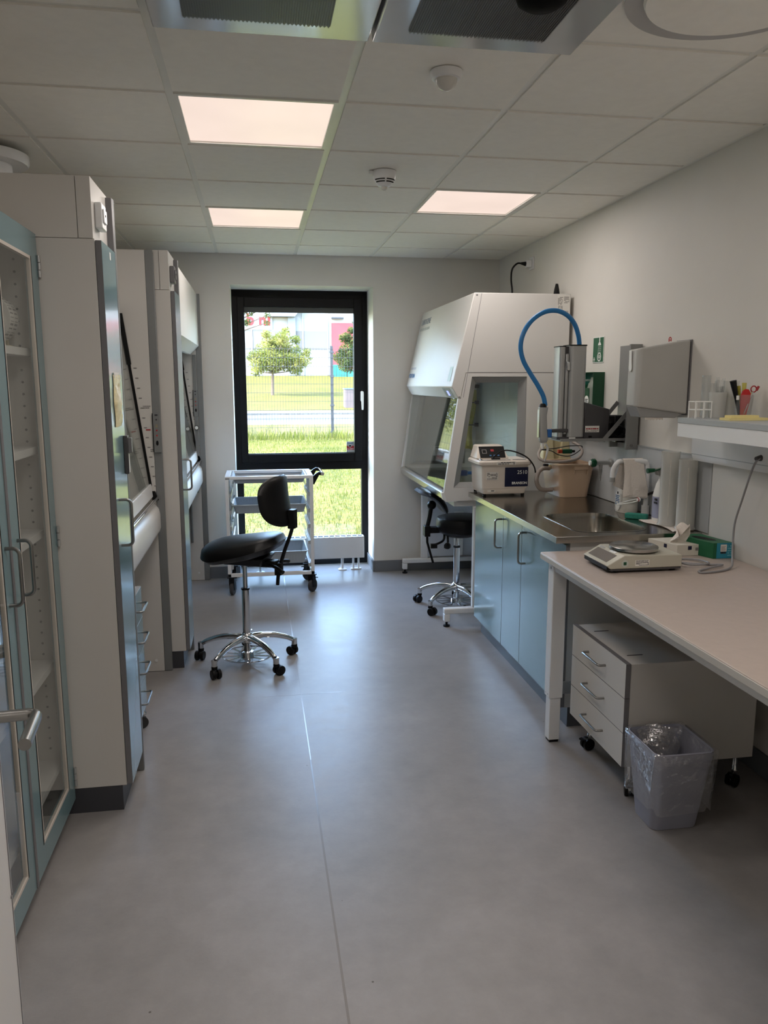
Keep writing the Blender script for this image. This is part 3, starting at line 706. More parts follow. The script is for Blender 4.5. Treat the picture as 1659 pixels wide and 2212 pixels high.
# ================================================================== RIGHT SIDE: safety cabinet
NY0, NY1 = 4.85, 6.36
t = thing('safety_cabinet', 'white laminar flow safety cabinet with sloping glass front on a white stand', 'safety cabinet', (1.6, 5.6, 0))
up_poly = [(1.355, 2.143), (1.985, 2.143), (1.985, 1.652), (1.31, 1.652), (1.278, 1.495), (1.262, 1.493), (1.218, 1.565)]
m = MB(); m.prism(up_poly, 'y', NY0+.0, NY1); hood_ = obj('upper_housing', m, 'white_sat', t, bev=.004, angle=25)
m = MB(); m.hexa([(1.293, NY0-.0006, 1.50), (1.2955, NY0-.0006, 1.50), (1.2955, NY0+.002, 1.50), (1.293, NY0+.002, 1.50)], [(1.402, NY0-.0006, 2.14), (1.4045, NY0-.0006, 2.14), (1.4045, NY0+.002, 2.14), (1.402, NY0+.002, 2.14)])
m.box(1.325, 1.985, NY0-.0006, NY0+.002, 1.655, 1.6575); obj('seam', m, 'edge', hood_)
# side frames with a window each
def sidewall(y0_, y1_, nm):
    m = MB()
    m.prism([(1.262, 1.4925), (1.278, 1.4925), (1.3105, 1.6515), (1.352, 1.6515), (1.238, .925), (1.176, .897)], 'y', y0_, y1_)       # front pillar
    m.prism([(1.352, 1.6515), (1.71, 1.6515), (1.71, 1.63), (1.3486, 1.63)], 'y', y0_, y1_)
    m.prism([(1.71, 1.6515), (1.984, 1.6515), (1.984, .84), (1.71, .84)], 'y', y0_, y1_)
    m.prism([(1.176, .897), (1.238, .925), (1.71, .925), (1.71, .84), (1.196, .84)], 'y', y0_, y1_)
    return obj(nm, m, 'white_sat', t)
sidewall(NY0, NY0+.028, 'side_frame'); sidewall(NY1-.028, NY1, 'side_frame')
for y0_, sgn in ((NY0+.004, 1), (NY1-.004, -1)):
    yi = y0_+sgn*.045
    o_ = [(1.2385, .926), (1.708, .926), (1.708, 1.629), (1.3492, 1.629)]; i_ = [(1.29, .955), (1.668, .955), (1.668, 1.592), (1.385, 1.592)]
    m = MB(); m.loft([[(x, y0_, z) for x, z in o_], [(x, yi, z) for x, z in i_], [(x, yi+sgn*.002, z) for x, z in i_], [(x, y0_+sgn*.03, z) for x, z in o_]], True, False, False)
    wf = obj('window_rebate', m, 'grey', t, smooth=False)
    m = MB(); m.prism([(1.26, .94), (1.68, .94), (1.68, 1.60), (1.375, 1.60)], 'y', yi+sgn*.003, yi+sgn*.008); obj('side_glass', m, 'glass_s', wf)
obj('back_panel', MB().box(1.80, 1.984, NY0+.0285, NY1-.0285, .84, 1.6515), 'white', t)
obj('work_surface', MB().box(1.245, 1.799, NY0+.0285, NY1-.0285, .86, .893), 'steel', t)
m = MB(); m.prism([(1.163, .893), (1.168, .856), (1.19, .838), (1.244, .838), (1.244, .90), (1.20, .912), (1.175, .905)], 'y', NY0+.0285, NY1-.0285); obj('front_sill', m, 'steel', t)
m = MB(); m.prism([(1.16, .892), (1.168, .852), (1.19, .835), (1.26, .835), (1.26, .839), (1.196, .8395), (1.176, .8965)], 'y', NY0-.0, NY0+.028); obj('sill_cap', m, 'whitem', t)
obj('tray_base', MB().box(1.25, 1.98, NY0+.0285, NY1-.0285, .80, .8375), 'white_sat', t)
m = MB(); m.hexa([(1.196, NY0+.03, .914), (1.202, NY0+.03, .914), (1.202, NY1-.03, .914), (1.196, NY1-.03, .914)], [(1.266, NY0+.03, 1.4915), (1.272, NY0+.03, 1.4915), (1.272, NY1-.03, 1.4915), (1.266, NY1-.03, 1.4915)]); obj('front_glass', m, 'glass_s', t)
# panel, lettering, labels
u_ = Vector((1.355-1.218, 0, 2.143-1.565)).normalized(); R_ = Vector((0, -1, 0))
def on(z): return 1.218+(z-1.565)*(1.355-1.218)/(2.143-1.565)-.0015
m = textmb('LABOGENE', (on(2.04), 6.31, 2.04), R_, u_, .064); obj('lettering', m, P('logo_grey', (140, 150, 165), .4), hood_)
m = bars(MB(), (on(1.985), 6.31, 1.985), R_, u_, .34, .035, 1, .6); obj('fine_print', m, P('logo_pale', (176, 180, 178), .4), hood_)
m = textmb('FORTUNA', (on(1.628), 6.33, 1.628), R_, u_, .048); obj('lettering', m, 'inkblue', hood_)
m = bars(MB(), (on(1.685), 6.32, 1.685), R_, u_, .20, .03, 1, .6); obj('fine_print', m, P('logo_pale2', (178, 178, 186), .4), hood_)
a0 = Vector((on(1.60), 5.0, 1.60)); obj('label_sticker', slab(a0, R_, u_, .075, .095, .0006), P('sticker_green_grey', (158, 170, 152), .4), hood_)
cd = Vector((1.218-1.262, 0, 1.565-1.493)).normalized(); cp0 = Vector((1.2585-.0015, 5.13, 1.50))
obj('control_panel', slab(cp0, R_, cd, .20, .07, .0012), P('control_grey', (168, 178, 172), .3), hood_)
m = MB(); obj('display', slab(cp0+R_*.085+cd*.012-Vector((.0013, 0, .0008)), R_, cd, .045, .035, .0008), 'led_blue', hood_)
m = MB()
for k in range(3): m.v += []; 
m = bars(MB(), cp0+R_*.02+cd*.012-Vector((.0012, 0, .0008)), R_, cd, .05, .05, 4, .4, .0006); obj('key', m, 'grey', hood_)
obj('rating_label', slab((1.895, NY0-.0004, 2.01), (1, 0, 0), (0, 0, 1), .085, .125, .0006), 'paper', hood_)
m = MB(); bars(m, (1.899, NY0-.0012, 2.075), (1, 0, 0), (0, 0, 1), .034, .05, 7, .5, seed=2); bars(m, (1.94, NY0-.0012, 2.085), (1, 0, 0), (0, 0, 1), .034, .042, 6, .5, seed=3); bars(m, (1.902, NY0-.0012, 2.04), (1, 0, 0), (0, 0, 1), .03, .03, 5, .5, seed=4); bars(m, (1.935, NY0-.0012, 2.02), (1, 0, 0), (0, 0, 1), .035, .02, 3, .5, seed=6)
obj('fine_print', m, 'inkgrey', hood_)
m = MB(); m.cyl((1.372, NY0-.001, 2.128), (1.372, NY0, 2.128), .006, n=12); m.cyl((1.268, NY0-.001, 1.502), (1.268, NY0, 1.502), .005, n=12); obj('screw', m, 'edge', hood_)
# stand
for y0_ in (NY0-.012, NY1-.04):
    m = MB(); m.box(1.185, 1.97, y0_, y0_+.05, .088, .125); m.box(1.185, 1.225, y0_, y0_+.05, .036, .088); m.box(1.90, 1.97, y0_, y0_+.05, .036, .088)
    l_ = obj('foot_rail', m, 'whitem', t, bev=.006)
    for x in (1.206, 1.935):
        m = MB(); m.lathe([(.022, 0), (.022, .01), (.008, .014), (.008, .037)], (x, y0_+.025, .0), 20); obj('levelling_foot', m, 'black', l_)
    xu = 1.345 if y0_ > 5 else 1.374
    obj('upright', MB().box(xu, xu+.055, y0_+.006, y0_+.044, .125, .80), 'whitem', t, bev=.004)
obj('stand_panel', MB().box(1.401, 1.86, NY1-.035, NY1-.012, .14, .80), P('pale_panel', (190, 196, 204), .4), t)
m = MB(); m.box(1.62, 1.70, NY1-.05, NY1-.0352, .14, .52); obj('lift_column', m, 'whitem', t, bev=.004)
m = MB(); m.tube([(1.30, 5.2, .795), (1.36, 5.2, .772), (1.5, 5.2, .765), (1.7, 5.22, .76)], .004, 8, smooth=6); obj('cable', m, 'black', t)

# things inside / on the cabinet
t = thing('yellow_gown', 'yellow cloth hanging with dark clips inside the glass safety cabinet', 'cloth', (1.72, 6.24, 1.1))
m = MB(); rows = []
for j in range(14):
    v = j/13
    rows.append([(1.665-.02*v+.01*math.sin(7*v)+.105*u, 6.24+.012*math.sin(11*u+4*v), 1.54-.48*v-.02*math.sin(9*u)) for u in [i/11 for i in range(12)]])
m.loft(rows+[[(x, y+.004, z) for x, y, z in r] for r in rows[::-1]], True, False, False); obj('cloth', m, 'yellowgown', t)
m = MB()
for z in (1.56, 1.43, 1.25): m.box(1.755, 1.785, 6.20, 6.22, z-.014, z+.016); m.tube([(1.70, 6.21, z), (1.757, 6.21, z)], .004, 8)
obj('clip', m, 'dark', t)
t = thing('pipette_controller', 'dark blue pipette controller lying on the steel surface inside the safety cabinet', 'pipette', (1.42, 5.5, .893))
m = MB(); m.box(1.36, 1.50, 5.46, 5.50, .925, .965); m.box(1.385, 1.415, 5.46, 5.50, .8945, .925); obj('body', m, 'bluedark', t, bev=.008)
m = MB(); m.cyl((1.50, 5.48, .945), (1.54, 5.48, .945), .012); obj('nose', m, 'bluep', t)
t = thing('outlet_box', 'small white socket box at the back of the glass safety cabinet', 'outlet', (1.40, 6.28, 1.03))
m = MB(); m.box(1.43, 1.50, 6.25, 6.285, 1.0, 1.075); obj('box', m, 'whitem', t, bev=.004)
obj('flap', MB().box(1.437, 1.493, 6.244, 6.25, 1.01, 1.055), 'white_sat', t, bev=.002); obj('slot', MB().box(1.44, 1.49, 6.247, 6.25, 1.062, 1.069), 'edge', t)
t = thing('cable_clip', 'black clipped cable bundle standing on the top back corner of the safety cabinet', 'cable', (1.955, 5.02, 2.144))
m = MB()
for a in (-.014, 0, .014): m.tube([(1.955+a, 5.02, 2.144), (1.955+a*.6, 5.02, 2.19), (1.955+a*.25, 5.02, 2.225)], [.009, .008, .005], 10)
obj('bundle', m, 'black', t)
t = thing('wall_socket', 'white wall socket with a black plug high on the right wall above the safety cabinet', 'socket', (RX, 5.66, 2.44))
obj('plate', MB().box(RX-.010, RX, 5.615, 5.70, 2.40, 2.488), 'whitem', t, bev=.003)
obj('adapter', MB().box(RX-.05, RX-.010, 5.63, 5.685, 2.415, 2.465), 'whitem', t, bev=.006)
t = thing('hanging_cable', 'black power cable hanging from the high wall socket to the safety cabinet top', 'cord', (1.95, 5.7, 2.3))
m = MB(); m.lathe([(.013, 0), (.011, .03), (.006, .045)], (1.96, 5.66, 2.44), 14, 'x'); m = MB(); m.cyl((1.961, 5.658, 2.44), (1.925, 5.658, 2.443), .016, .008); obj('plug', m, 'black', t)
m = MB(); m.tube([(1.928, 5.658, 2.443), (1.895, 5.66, 2.44), (1.862, 5.665, 2.40), (1.858, 5.67, 2.33), (1.868, 5.67, 2.25), (1.866, 5.67, 2.18), (1.866, 5.67, 2.145)], .0065, 10, smooth=6); obj('cable', m, 'black', t)

# ================================================================== sink unit
SX, SY0, SY1 = 1.358, 3.27, 4.745
t = thing('sink_cabinet', 'low teal-fronted cabinet under the steel sink worktop', 'cabinet', (1.68, 4.0, 0))
m = MB(); m.box(SX+.02, RX-.01, SY0, SY0+.018, .10, .888); m.box(SX+.02, RX-.01, SY1-.018, SY1, .10, .888); m.box(SX+.02, RX-.01, SY0+.018, SY1-.018, .10, .118); m.box(RX-.022, RX-.01, SY0+.018, SY1-.018, .118, .888); m.box(SX+.02, SX+.038, SY0+.018, SY1-.018, .80, .888)
obj('carcass', m, 'white', t)
obj('plinth', MB().box(SX+.04, RX-.01, SY0+.01, SY1-.03, 0, .0995), 'plinth2', t)
for ya, yb, hy_ in ((4.181, SY1, 4.205), (3.865, 4.175, None), (SY0, 3.859, 3.80)):
    d = obj('door', MB().box(SX, SX+.019, ya, yb, .102, .872), 'teal', t)
    obj('edge_band', MB().box(SX+.0004, SX+.0188, ya-.0012, ya, .102, .872), 'edge', d)
    if hy_: obj('handle', dhandle(MB(), (SX, hy_, .667), (SX, hy_, .83), (-1, 0, 0), .04, .0055), 'handle', d)
    if hy_:
        yh = yb+.003 if ya > 4 else ya-.003
        for z in (.20, .76):
            m = MB(); m.box(SX+.002, SX+.05, yh-.004, yh+.004, z-.03, z+.03); obj('hinge', m, 'silver', d, bev=.002)
CX0, CY0, CY1, CT = 1.302, 3.245, 4.715, .915
t = thing('sink_worktop', 'long stainless steel worktop with an inset rectangular sink', 'worktop', (1.66, 3.98, .89))
def holed(x0, x1, y0, y1, hole, z0, z1):
    bm = bmesh.new()
    def loop(pts, z):
        v = [bm.verts.new((x, y, z)) for x, y in pts]; return v, [bm.edges.new((v[i], v[(i+1) % len(v)])) for i in range(len(v))]
    outer = [(x0, y0), (x1, y0), (x1, y1), (x0, y1)]
    for z in (z1, z0):
        a, ea = loop(outer, z); b, eb = loop(hole, z); bmesh.ops.triangle_fill(bm, edges=ea+eb, use_beauty=True)
        if z == z1: A, B_ = a, b
        else:
            for p, q in ((A, a), (B_, b)):
                for i in range(len(p)): j = (i+1) % len(p); bm.faces.new((p[i], p[j], q[j], q[i]))
    mb = MB(); bm.verts.index_update(); mb._add([v.co.copy() for v in bm.verts], [tuple(v.index for v in f.verts) for f in bm.faces]); bm.free(); return mb
hole = rrect(1.452, 1.795, 3.335, 3.84, .085, 8)
obj('top', holed(CX0, RX-.009, CY0, CY1, hole, CT-.026, CT), 'steel_top', t, smooth=False)
lip = MB(); lip.box(CX0-.002, CX0, CY0-.002, CY1, CT-.028, CT+.002); lip.box(CX0, RX-.01, CY0-.002, CY0, CT-.028, CT+.002); obj('raised_lip', lip, 'steel', t, bev=.001)
def rg(inset, z, r): return [(x, y, z) for x, y in rrect(1.452+inset, 1.795-inset, 3.335+inset, 3.84-inset, max(.02, r), 8)]
m = MB(); m.loft([rg(-.012, CT+.0005, .095), rg(-.012, CT+.0016, .095), rg(0, CT+.0016, .085), rg(.004, CT-.02, .08), rg(.012, CT-.15, .07), rg(.03, CT-.165, .055), rg(.04, CT-.166, .05)], True, False, True)
b_ = obj('sink_bowl', m, 'steel_top', t, angle=50)
m = MB(); m.cyl((1.62, 3.6, CT-.1655), (1.62, 3.6, CT-.163), .035); obj('drain', m, 'chrome', b_)
m = MB(); m.prism(rrect(3.52, 3.58, CT-.075, CT-.05, .006), 'x', 1.782, 1.786); obj('overflow', m, 'black', b_)
t = thing('splashback', 'pale splash panel on the wall behind the sink worktop', 'panel', (RX, 4.0, CT))
obj('panel', MB().box(RX-.009, RX-.0005, 3.20, 4.83, CT+.003, 1.258), P('splash_panel', (186, 190, 193), .35), t, bev=.001)
obj('top_edge', MB().box(RX-.012, RX-.0005, 3.20, 4.83, 1.258, 1.264), 'lightgrey', t)
t = thing('cable_trunking', 'white cable trunking bar on the wall behind the water dispenser', 'trunking', (RX, 4.35, 1.24))
obj('bar', MB().box(RX-.045, RX-.001, 4.09, 4.845, 1.2655, 1.302), 'whitem', t, bev=.002); obj('end_cap', MB().box(RX-.047, RX-.001, 4.075, 4.09, 1.2655, 1.304), 'black', t)

# ultrasonic bath
t = thing('ultrasonic_bath', 'off-white ultrasonic cleaner with a dark blue panel on the steel worktop', 'lab device', (1.46, 4.64, CT))
bx, by0, by1 = 1.333, 4.515, 4.75
def ringb(x0, x1, y0, y1, z, r=.012): return [(x, y, z) for x, y in rrect(x0, x1, y0, y1, r, 4)]
m = MB(); m.loft([ringb(1.340, 1.598, by0+.004, by1-.005, CT+.014), ringb(1.335, 1.603, by0, by1, CT+.022), ringb(1.334, 1.605, by0, by1, CT+.045), ringb(1.330, 1.609, by0-.003, by1+.002, CT+.047), ringb(1.324, 1.615, by0-.006, by1+.004, CT+.188)]); obj('housing', m, 'bath', t)
m = MB(); m.loft([ringb(1.312, 1.625, by0-.016, by1+.012, CT+.186, .018), ringb(1.304, 1.632, by0-.022, by1+.018, CT+.194, .02), ringb(1.304, 1.632, by0-.022, by1+.018, CT+.208, .02), ringb(1.312, 1.622, by0-.014, by1+.01, CT+.217, .018)]); obj('rim', m, 'bath', t)
m = MB(); m.hexa([(1.315, 4.60, CT+.217), (1.525, 4.60, CT+.217), (1.525, 4.75, CT+.217), (1.315, 4.75, CT+.217)], [(1.345, 4.665, CT+.298), (1.495, 4.665, CT+.298), (1.50, 4.75, CT+.298), (1.335, 4.75, CT+.298)]); hd = obj('control_head', m, 'bath', t, bev=.008)
q = Vector((0, .065, .081)).normalized()
obj('key_panel', slab((1.342, 4.6045, CT+.2245), (1, 0, 0), q, .16, .083, .0014), 'black', hd)
m = MB(); o_ = Vector((1.352, 4.6035, CT+.2253)); 
for a, b, c, d in ((.006, .03, .03, .004), (.006, .03, .056, .004), (.006, .004, .03, .03), (.032, .004, .03, .03)):
    s_ = slab(o_+Vector((1, 0, 0))*a+q*c, (1, 0, 0), q, b, d, .0006); m._add(s_.v, s_.f)
obj('key_outline', m, 'inkgrey', hd)
obj('red_digit', slab(o_+Vector((.062, 0, 0))+q*.045, (1, 0, 0), q, .02, .016, .0006), 'inkred', hd)
m = MB()
for a in (.05, .075, .10): s_ = slab(o_+Vector((a, 0, 0))+q*.012, (1, 0, 0), q, .012, .008, .0006); m._add(s_.v, s_.f)
obj('key', m, 'inkblue', hd)
yf_ = by0-.0055
obj('blue_panel', slab((1.468, yf_, CT+.058), (1, 0, 0), (0, -.02, 1), .145, .116, .002), 'navy', t)
m = textmb('2510', (1.607, yf_-.0045, CT+.134), (1, 0, 0), (0, -.02, 1), .032, .0004, 'RIGHT'); obj('lettering', m, 'signwhite', t)
m = textmb('BRANSON', (1.607, yf_-.0035, CT+.072), (1, 0, 0), (0, -.02, 1), .0205, .0004, 'RIGHT', .0006); obj('lettering', m, 'signwhite', t)
obj('paper_label', slab((1.352, yf_, CT+.10), (1, 0, 0), (0, -.02, 1), .075, .048, .0012), 'paper', t); m = bars(MB(), (1.357, yf_-.002, CT+.104), (1, 0, 0), (0, -.02, 1), .064, .04, 6, .45, seed=5); obj('fine_print', m, 'ink', t)
obj('rim_label', slab((1.41, by0-.0225, CT+.192), (1, 0, 0), (0, 0, 1), .12, .019, .0006), 'paper', t); m = bars(MB(), (1.418, by0-.0235, CT+.193), (1, 0, 0), (0, 0, 1), .105, .017, 2, .5, seed=8); obj('fine_print', m, 'ink', t)
obj('small_label', slab((1.362, by0-.0008, CT+.026), (1, 0, 0), (0, 0, 1), .05, .012, .0006), 'paper', t); m = bars(MB(), (1.385, by0-.0018, CT+.028), (1, 0, 0), (0, 0, 1), .02, .009, 1, .6); obj('fine_print', m, 'ink', t)
for x, y in ((1.35, by0+.02), (1.59, by0+.02), (1.35, by1-.02), (1.59, by1-.02)):
    m = MB(); m.cyl((x, y, CT+.001), (x, y, CT+.015), .011, n=14); obj('foot', m, 'black', t)
t = thing('basket_lid', 'thin steel basket bars lying across the rim of the ultrasonic cleaner', 'basket', (1.45, 4.53, CT+.217))
m = MB(); m.box(1.315, 1.50, 4.505, 4.517, CT+.2175, CT+.2215); m.box(1.52, 1.60, 4.52, 4.532, CT+.2175, CT+.2215); m.box(1.315, 1.327, 4.505, 4.60, CT+.2215, CT+.2245); obj('bar', m, 'chrome', t, bev=.0008)
t = thing('black_cable', 'black cable arched over the ultrasonic cleaner', 'cable', (1.52, 4.5, CT+.22))
m = MB(); m.tube([(1.40, 4.53, CT+.2285), (1.412, 4.528, CT+.245), (1.45, 4.524, CT+.272), (1.50, 4.52, CT+.274), (1.56, 4.51, CT+.256), (1.61, 4.50, CT+.226), (1.642, 4.488, CT+.18), (1.652, 4.486, CT+.14)], .0042, 8, smooth=6); m.box(1.388, 1.44, 4.52, 4.535, CT+.2222, CT+.230); obj('cable', m, 'black', t)

# beige tub with the pump block in it
def tub_ring(f, z, th=0.): 
    return [(x, y, z) for x, y in rrect(1.778-.026*f+th, 1.948+.026*f-th, 4.385-.03*f+th, 4.66+.02*f-th, .03, 6)]
t = thing('plastic_tub', 'tan open plastic tub with a rolled rim on the steel worktop', 'tub', (1.86, 4.52, CT))
m = MB(); m.loft([tub_ring(0, CT+.001), tub_ring(.05, CT+.006), tub_ring(.95, CT+.192), tub_ring(1.35, CT+.194), tub_ring(1.35, CT+.202), tub_ring(.92, CT+.204, .003), tub_ring(.1, CT+.008, .004), tub_ring(.05, CT+.005, .004)])
tb_ = obj('shell', m, 'tan', t)
m = MB(); m.box(1.84, 1.93, 4.349, 4.358, CT+.168, CT+.194); m.box(1.84, 1.845, 4.352, 4.362, CT+.14, CT+.168); m.box(1.925, 1.93, 4.352, 4.362, CT+.14, CT+.168); obj('grip', m, 'tan', t, bev=.002)
t = thing('pump_block', 'cream plastic pump housing standing in the tan tub below the water dispenser', 'pump', (1.84, 4.55, CT+.19))
m = MB()
for x0_, x1_ in ((1.735, 1.80), (1.845, 1.905)): m.hexa([(x0_-.004, 4.58, CT+.206), (x1_+.008, 4.58, CT+.206), (x1_+.008, 4.67, CT+.206), (x0_-.004, 4.67, CT+.206)], [(x0_+.02, 4.6, CT+.39), (x1_-.005, 4.6, CT+.39), (x1_-.005, 4.66, CT+.39), (x0_+.02, 4.66, CT+.39)])
m.box(1.78, 1.87, 4.61, 4.66, CT+.206, CT+.375); bl = obj('housing', m, 'cream', t, bev=.006)
obj('plate', MB().box(1.735, 1.93, 4.57, 4.68, CT+.2045, CT+.212), 'tan', t, bev=.002)
obj('print_label', MB().box(1.812, 1.84, 4.6085, 4.61, CT+.33, CT+.345), 'inkgrey', bl)
t = thing('green_connector', 'green and orange plug connector hanging on thin wires under the water dispenser', 'connector', (1.84, 4.45, CT+.27))
m = MB(); m.box(1.80, 1.86, 4.435, 4.46, CT+.258, CT+.284); obj('shell', m, 'green', t, bev=.004)
obj('grip', MB().box(1.772, 1.7995, 4.437, 4.458, CT+.26, CT+.282), P('orange_plastic', (180, 70, 40), .4), t, bev=.003)
obj('strain_relief', MB().box(1.8605, 1.88, 4.44, 4.456, CT+.264, CT+.278), 'black', t, bev=.003)
m = MB(); m.tube([(1.66, 4.42, CT+.285), (1.72, 4.42, CT+.278), (1.775, 4.44, CT+.252), (1.84, 4.43, CT+.244), (1.9, 4.44, CT+.27), (1.925, 4.45, CT+.30), (1.83, 4.42, CT+.305), (1.74, 4.42, CT+.292), (1.66, 4.42, CT+.287)], .003, 8, smooth=6); obj('wire', m, 'ink', t)
t = thing('corrugated_hose', 'grey hose looped from the dispenser over the tan tub', 'hose', (1.75, 4.4, CT+.22))
m = MB(); m.tube([(1.70, 4.50, CT+.29), (1.655, 4.42, CT+.288), (1.628, 4.38, CT+.262), (1.63, 4.35, CT+.236), (1.68, 4.33, CT+.2225), (1.77, 4.33, CT+.2225), (1.86, 4.36, CT+.235), (1.915, 4.42, CT+.268), (1.92, 4.48, CT+.30), (1.90, 4.53, CT+.32)], .0088, 14, smooth=8); obj('loop', m, 'hosegrey', t)
t = thing('drain_hose', 'short grey hose bent in a C from the side of the tan tub', 'hose', (1.70, 4.5, CT+.1))
m = MB(); pts = cat([Vector(p) for p in [(1.745, 4.50, CT+.165), (1.70, 4.49, CT+.166), (1.668, 4.48, CT+.145), (1.655, 4.475, CT+.10), (1.672, 4.48, CT+.055), (1.705, 4.49, CT+.036), (1.768, 4.50, CT+.034)]], 14)
m.tube(pts, [.0125+.0012*(i % 2) for i in range(len(pts))], 14); obj('tube', m, 'hosegrey', t)
m = MB(); m.cyl((1.705, 4.495, CT+.186), (1.735, 4.50, CT+.184), .008); obj('stop_tap', m, 'black', t)
m = MB(); m.cyl((1.73, 4.50, CT+.172), (1.757, 4.51, CT+.172), .014); obj('union', m, 'cream', t)

# lab taps
def lab_tap(y, label):
    t = thing('lab_tap', label, 'tap', (RX-.02, y, 1.14))
    m = MB(); m.cyl((RX-.0125, y, 1.14), (1.905, y, 1.14), .013); m.cyl((RX-.0125, y, 1.14), (RX-.022, y, 1.14), .024); m.cyl((1.935, y, 1.14), (1.935, y, 1.105), .011); obj('body', m, 'silver', t)
    m = MB(); m.lathe([(.005, 1.095), (.0085, 1.09), (.0085, 1.12), (.005, 1.05)][:1]+[(.0085, 1.09), (.0095, 1.105)], (1.935, y, 0), 16); m = MB(); m.lathe([(.005, 1.038), (.007, 1.06), (.006, 1.062), (.010, 1.09), (.010, 1.106)], (1.935, y, 0), 16); obj('nozzle', m, 'grey', t)
    m = MB(); m.lathe([(.012, 1.874-1.9), (.024, 1.880-1.9), (.024, 1.9-1.9), (.014, 1.908-1.9)], (1.9, y, 1.14), 8, 'x'); k_ = obj('knob', m, 'green', t, smooth=False)
    m = MB(); m.cyl((1.866, y, 1.14), (1.874, y, 1.14), .014, n=16); obj('knob_cap', m, 'signwhite', k_)
lab_tap(4.20, 'wall tap with a dark green knob beside the tan tub')
t = thing('swan_neck_tap', 'white swan-neck tap curving over the sink under a hung paper towel', 'tap', (1.985, 3.75, CT))
m = MB(); m.cyl((1.978, 3.74, CT+.001), (1.978, 3.74, CT+.05), .02); m.tube([(1.978, 3.74, CT+.05), (1.978, 3.74, CT+.24), (1.971, 3.74, CT+.268), (1.955, 3.74, CT+.278), (1.85, 3.76, CT+.28), (1.822, 3.765, CT+.268), (1.806, 3.77, CT+.235), (1.803, 3.77, CT+.195)], .0125, 16, smooth=8); obj('spout', m, 'whitem', t)
m = MB(); m.cyl((1.803, 3.77, CT+.195), (1.803, 3.77, CT+.172), .0135); obj('aerator', m, 'grey', t)
m = MB(); m.tube([(1.978, 3.72, CT+.11), (1.978, 3.655, CT+.13)], .007, 10); obj('lever', m, 'black', t)
t = thing('hung_paper_towel', 'white paper towel draped over the swan-neck tap', 'paper towel', (1.89, 3.76, CT+.2))
m = MB(); rows = []
for j in range(25):
    v = j/24*2-1      # -1 far lower edge .. 0 top .. 1 near lower edge
    row = []
    for i in range(15):
        u = i/14; x = 1.842+.115*u+(.008*math.sin(5*abs(v)+4*u))*abs(v)
        yy = 3.752+.012*u-.004
        if v < 0: z = CT+.2945-(.15+.06*u)*max(0, -v-.06); y = yy+.0155*min(1, -v*9)+.02*(-v); x -= .02*(-v)
        else: z = CT+.2945-(.205-.01*math.sin(6*u))*max(0, v-.06); y = yy-.0155*min(1, v*9)-.035*v-.006*math.sin(8*u)*v; x += .012*v*(u-.3)
        row.append((x, y, z))
    rows.append(row)
m.loft(rows+[[(x, y+.0012*(1 if j > 24 else 1), z-.0012) for x, y, z in r] for j, r in enumerate(rows[::-1])], True, False, False)
obj('sheet', m, 'towel', t)

# bottles, sponge, cylinders, paper
def canister(x, y, label):
    t = thing('detergent_bottle', label, 'bottle', (x, y, CT))
    m = MB()
    def el(rx, ry, z, ox=0): return [(x+ox+rx*math.cos(2*PI*i/28), y+ry*math.sin(2*PI*i/28), z) for i in range(28)]
    m.loft([el(.05, .068, CT+.001), el(.054, .074, CT+.012), el(.054, .074, CT+.075), el(.046, .062, CT+.12), el(.03, .035, CT+.145), el(.018, .018, CT+.152), el(.017, .017, CT+.18)]); b = obj('body', m, 'milky', t)
    m = MB(); m.cyl((x, y, CT+.18), (x, y, CT+.20), .021); obj('cap', m, 'whitem', t)
    lb = [(x-.056+.004*abs(math.sin(a))*0, y-.012+.030*math.cos(a), CT+.066+.055*math.sin(a)) for a in [2*PI*i/32 for i in range(32)]]
    m = MB(); m.loft([lb, [(p[0]+.012, p[1], p[2]) for p in lb]]); obj('label', m, 'signwhite', b)
    m = MB(); bars(m, (x-.0565, y+.012, CT+.04), (0, -1, 0), (0, 0, 1), .046, .055, 6, .5, .0005); obj('fine_print', m, 'inkblue', b)
    m = MB(); m.box(x-.0575, x-.0562, y-.018, y-.006, CT+.10, CT+.112); obj('mark', m, 'ink', b)
canister(1.925, 3.845, 'white detergent bottle with an oval label behind the sink, below the paper towel')
t = thing('dish_brush', 'white looped dish brush leaning across the bottle behind the sink', 'brush', (1.87, 3.72, CT))
m = MB(); p0, p1 = Vector((1.845, 3.79, CT+.05)), Vector((1.885, 3.63, CT+.098)); dd = (p1-p0); sd_ = Vector((.35, 0, 1)).normalized()
pts = [p0+dd*(.5-.5*math.cos(a))+sd_*(.010*math.sin(a))*(.4+.6*(.5-.5*math.cos(a))) for a in [2*PI*i/28 for i in range(29)]]; m.tube(pts, .003, 8, cap=False); obj('handle', m, 'signwhite', t)
m = MB(); m.sphere(p1+Vector((0, .006, 0)), .014, 16, 8, (.6, 1.1, .8)); obj('head', m, 'signwhite', t)
m = MB(); m.tube([(1.8785, 3.632+.012*math.cos(a), CT+.098+.009*math.sin(a)) for a in [PI*.2+PI*1.1*i/12 for i in range(13)]], .002, 6); obj('red_mark', m, 'inkred', t)
t = thing('scrub_sponge', 'dark green scrubbing sponge on the steel worktop behind the sink', 'sponge', (1.875, 3.625, CT))
m = MB(); m.loft([[(1.875+a*.75+b*.35, 3.63-a*.62+b*.3+0, CT+.001+z) for a, b in ((-.055, -.035), (.055, -.035), (.055, .035), (-.055, .035))] for z in (0, .028)]); obj('pad', m, 'teal2', t, bev=.005)
t = thing('spray_bottle', 'white trigger spray bottle with a green nozzle behind the clear cylinders', 'spray bottle', (1.955, 3.55, CT))
m = MB()
def elp(rx, ry, z): return [(1.958+rx*math.cos(2*PI*i/24), 3.55+ry*math.sin(2*PI*i/24), z) for i in range(24)]
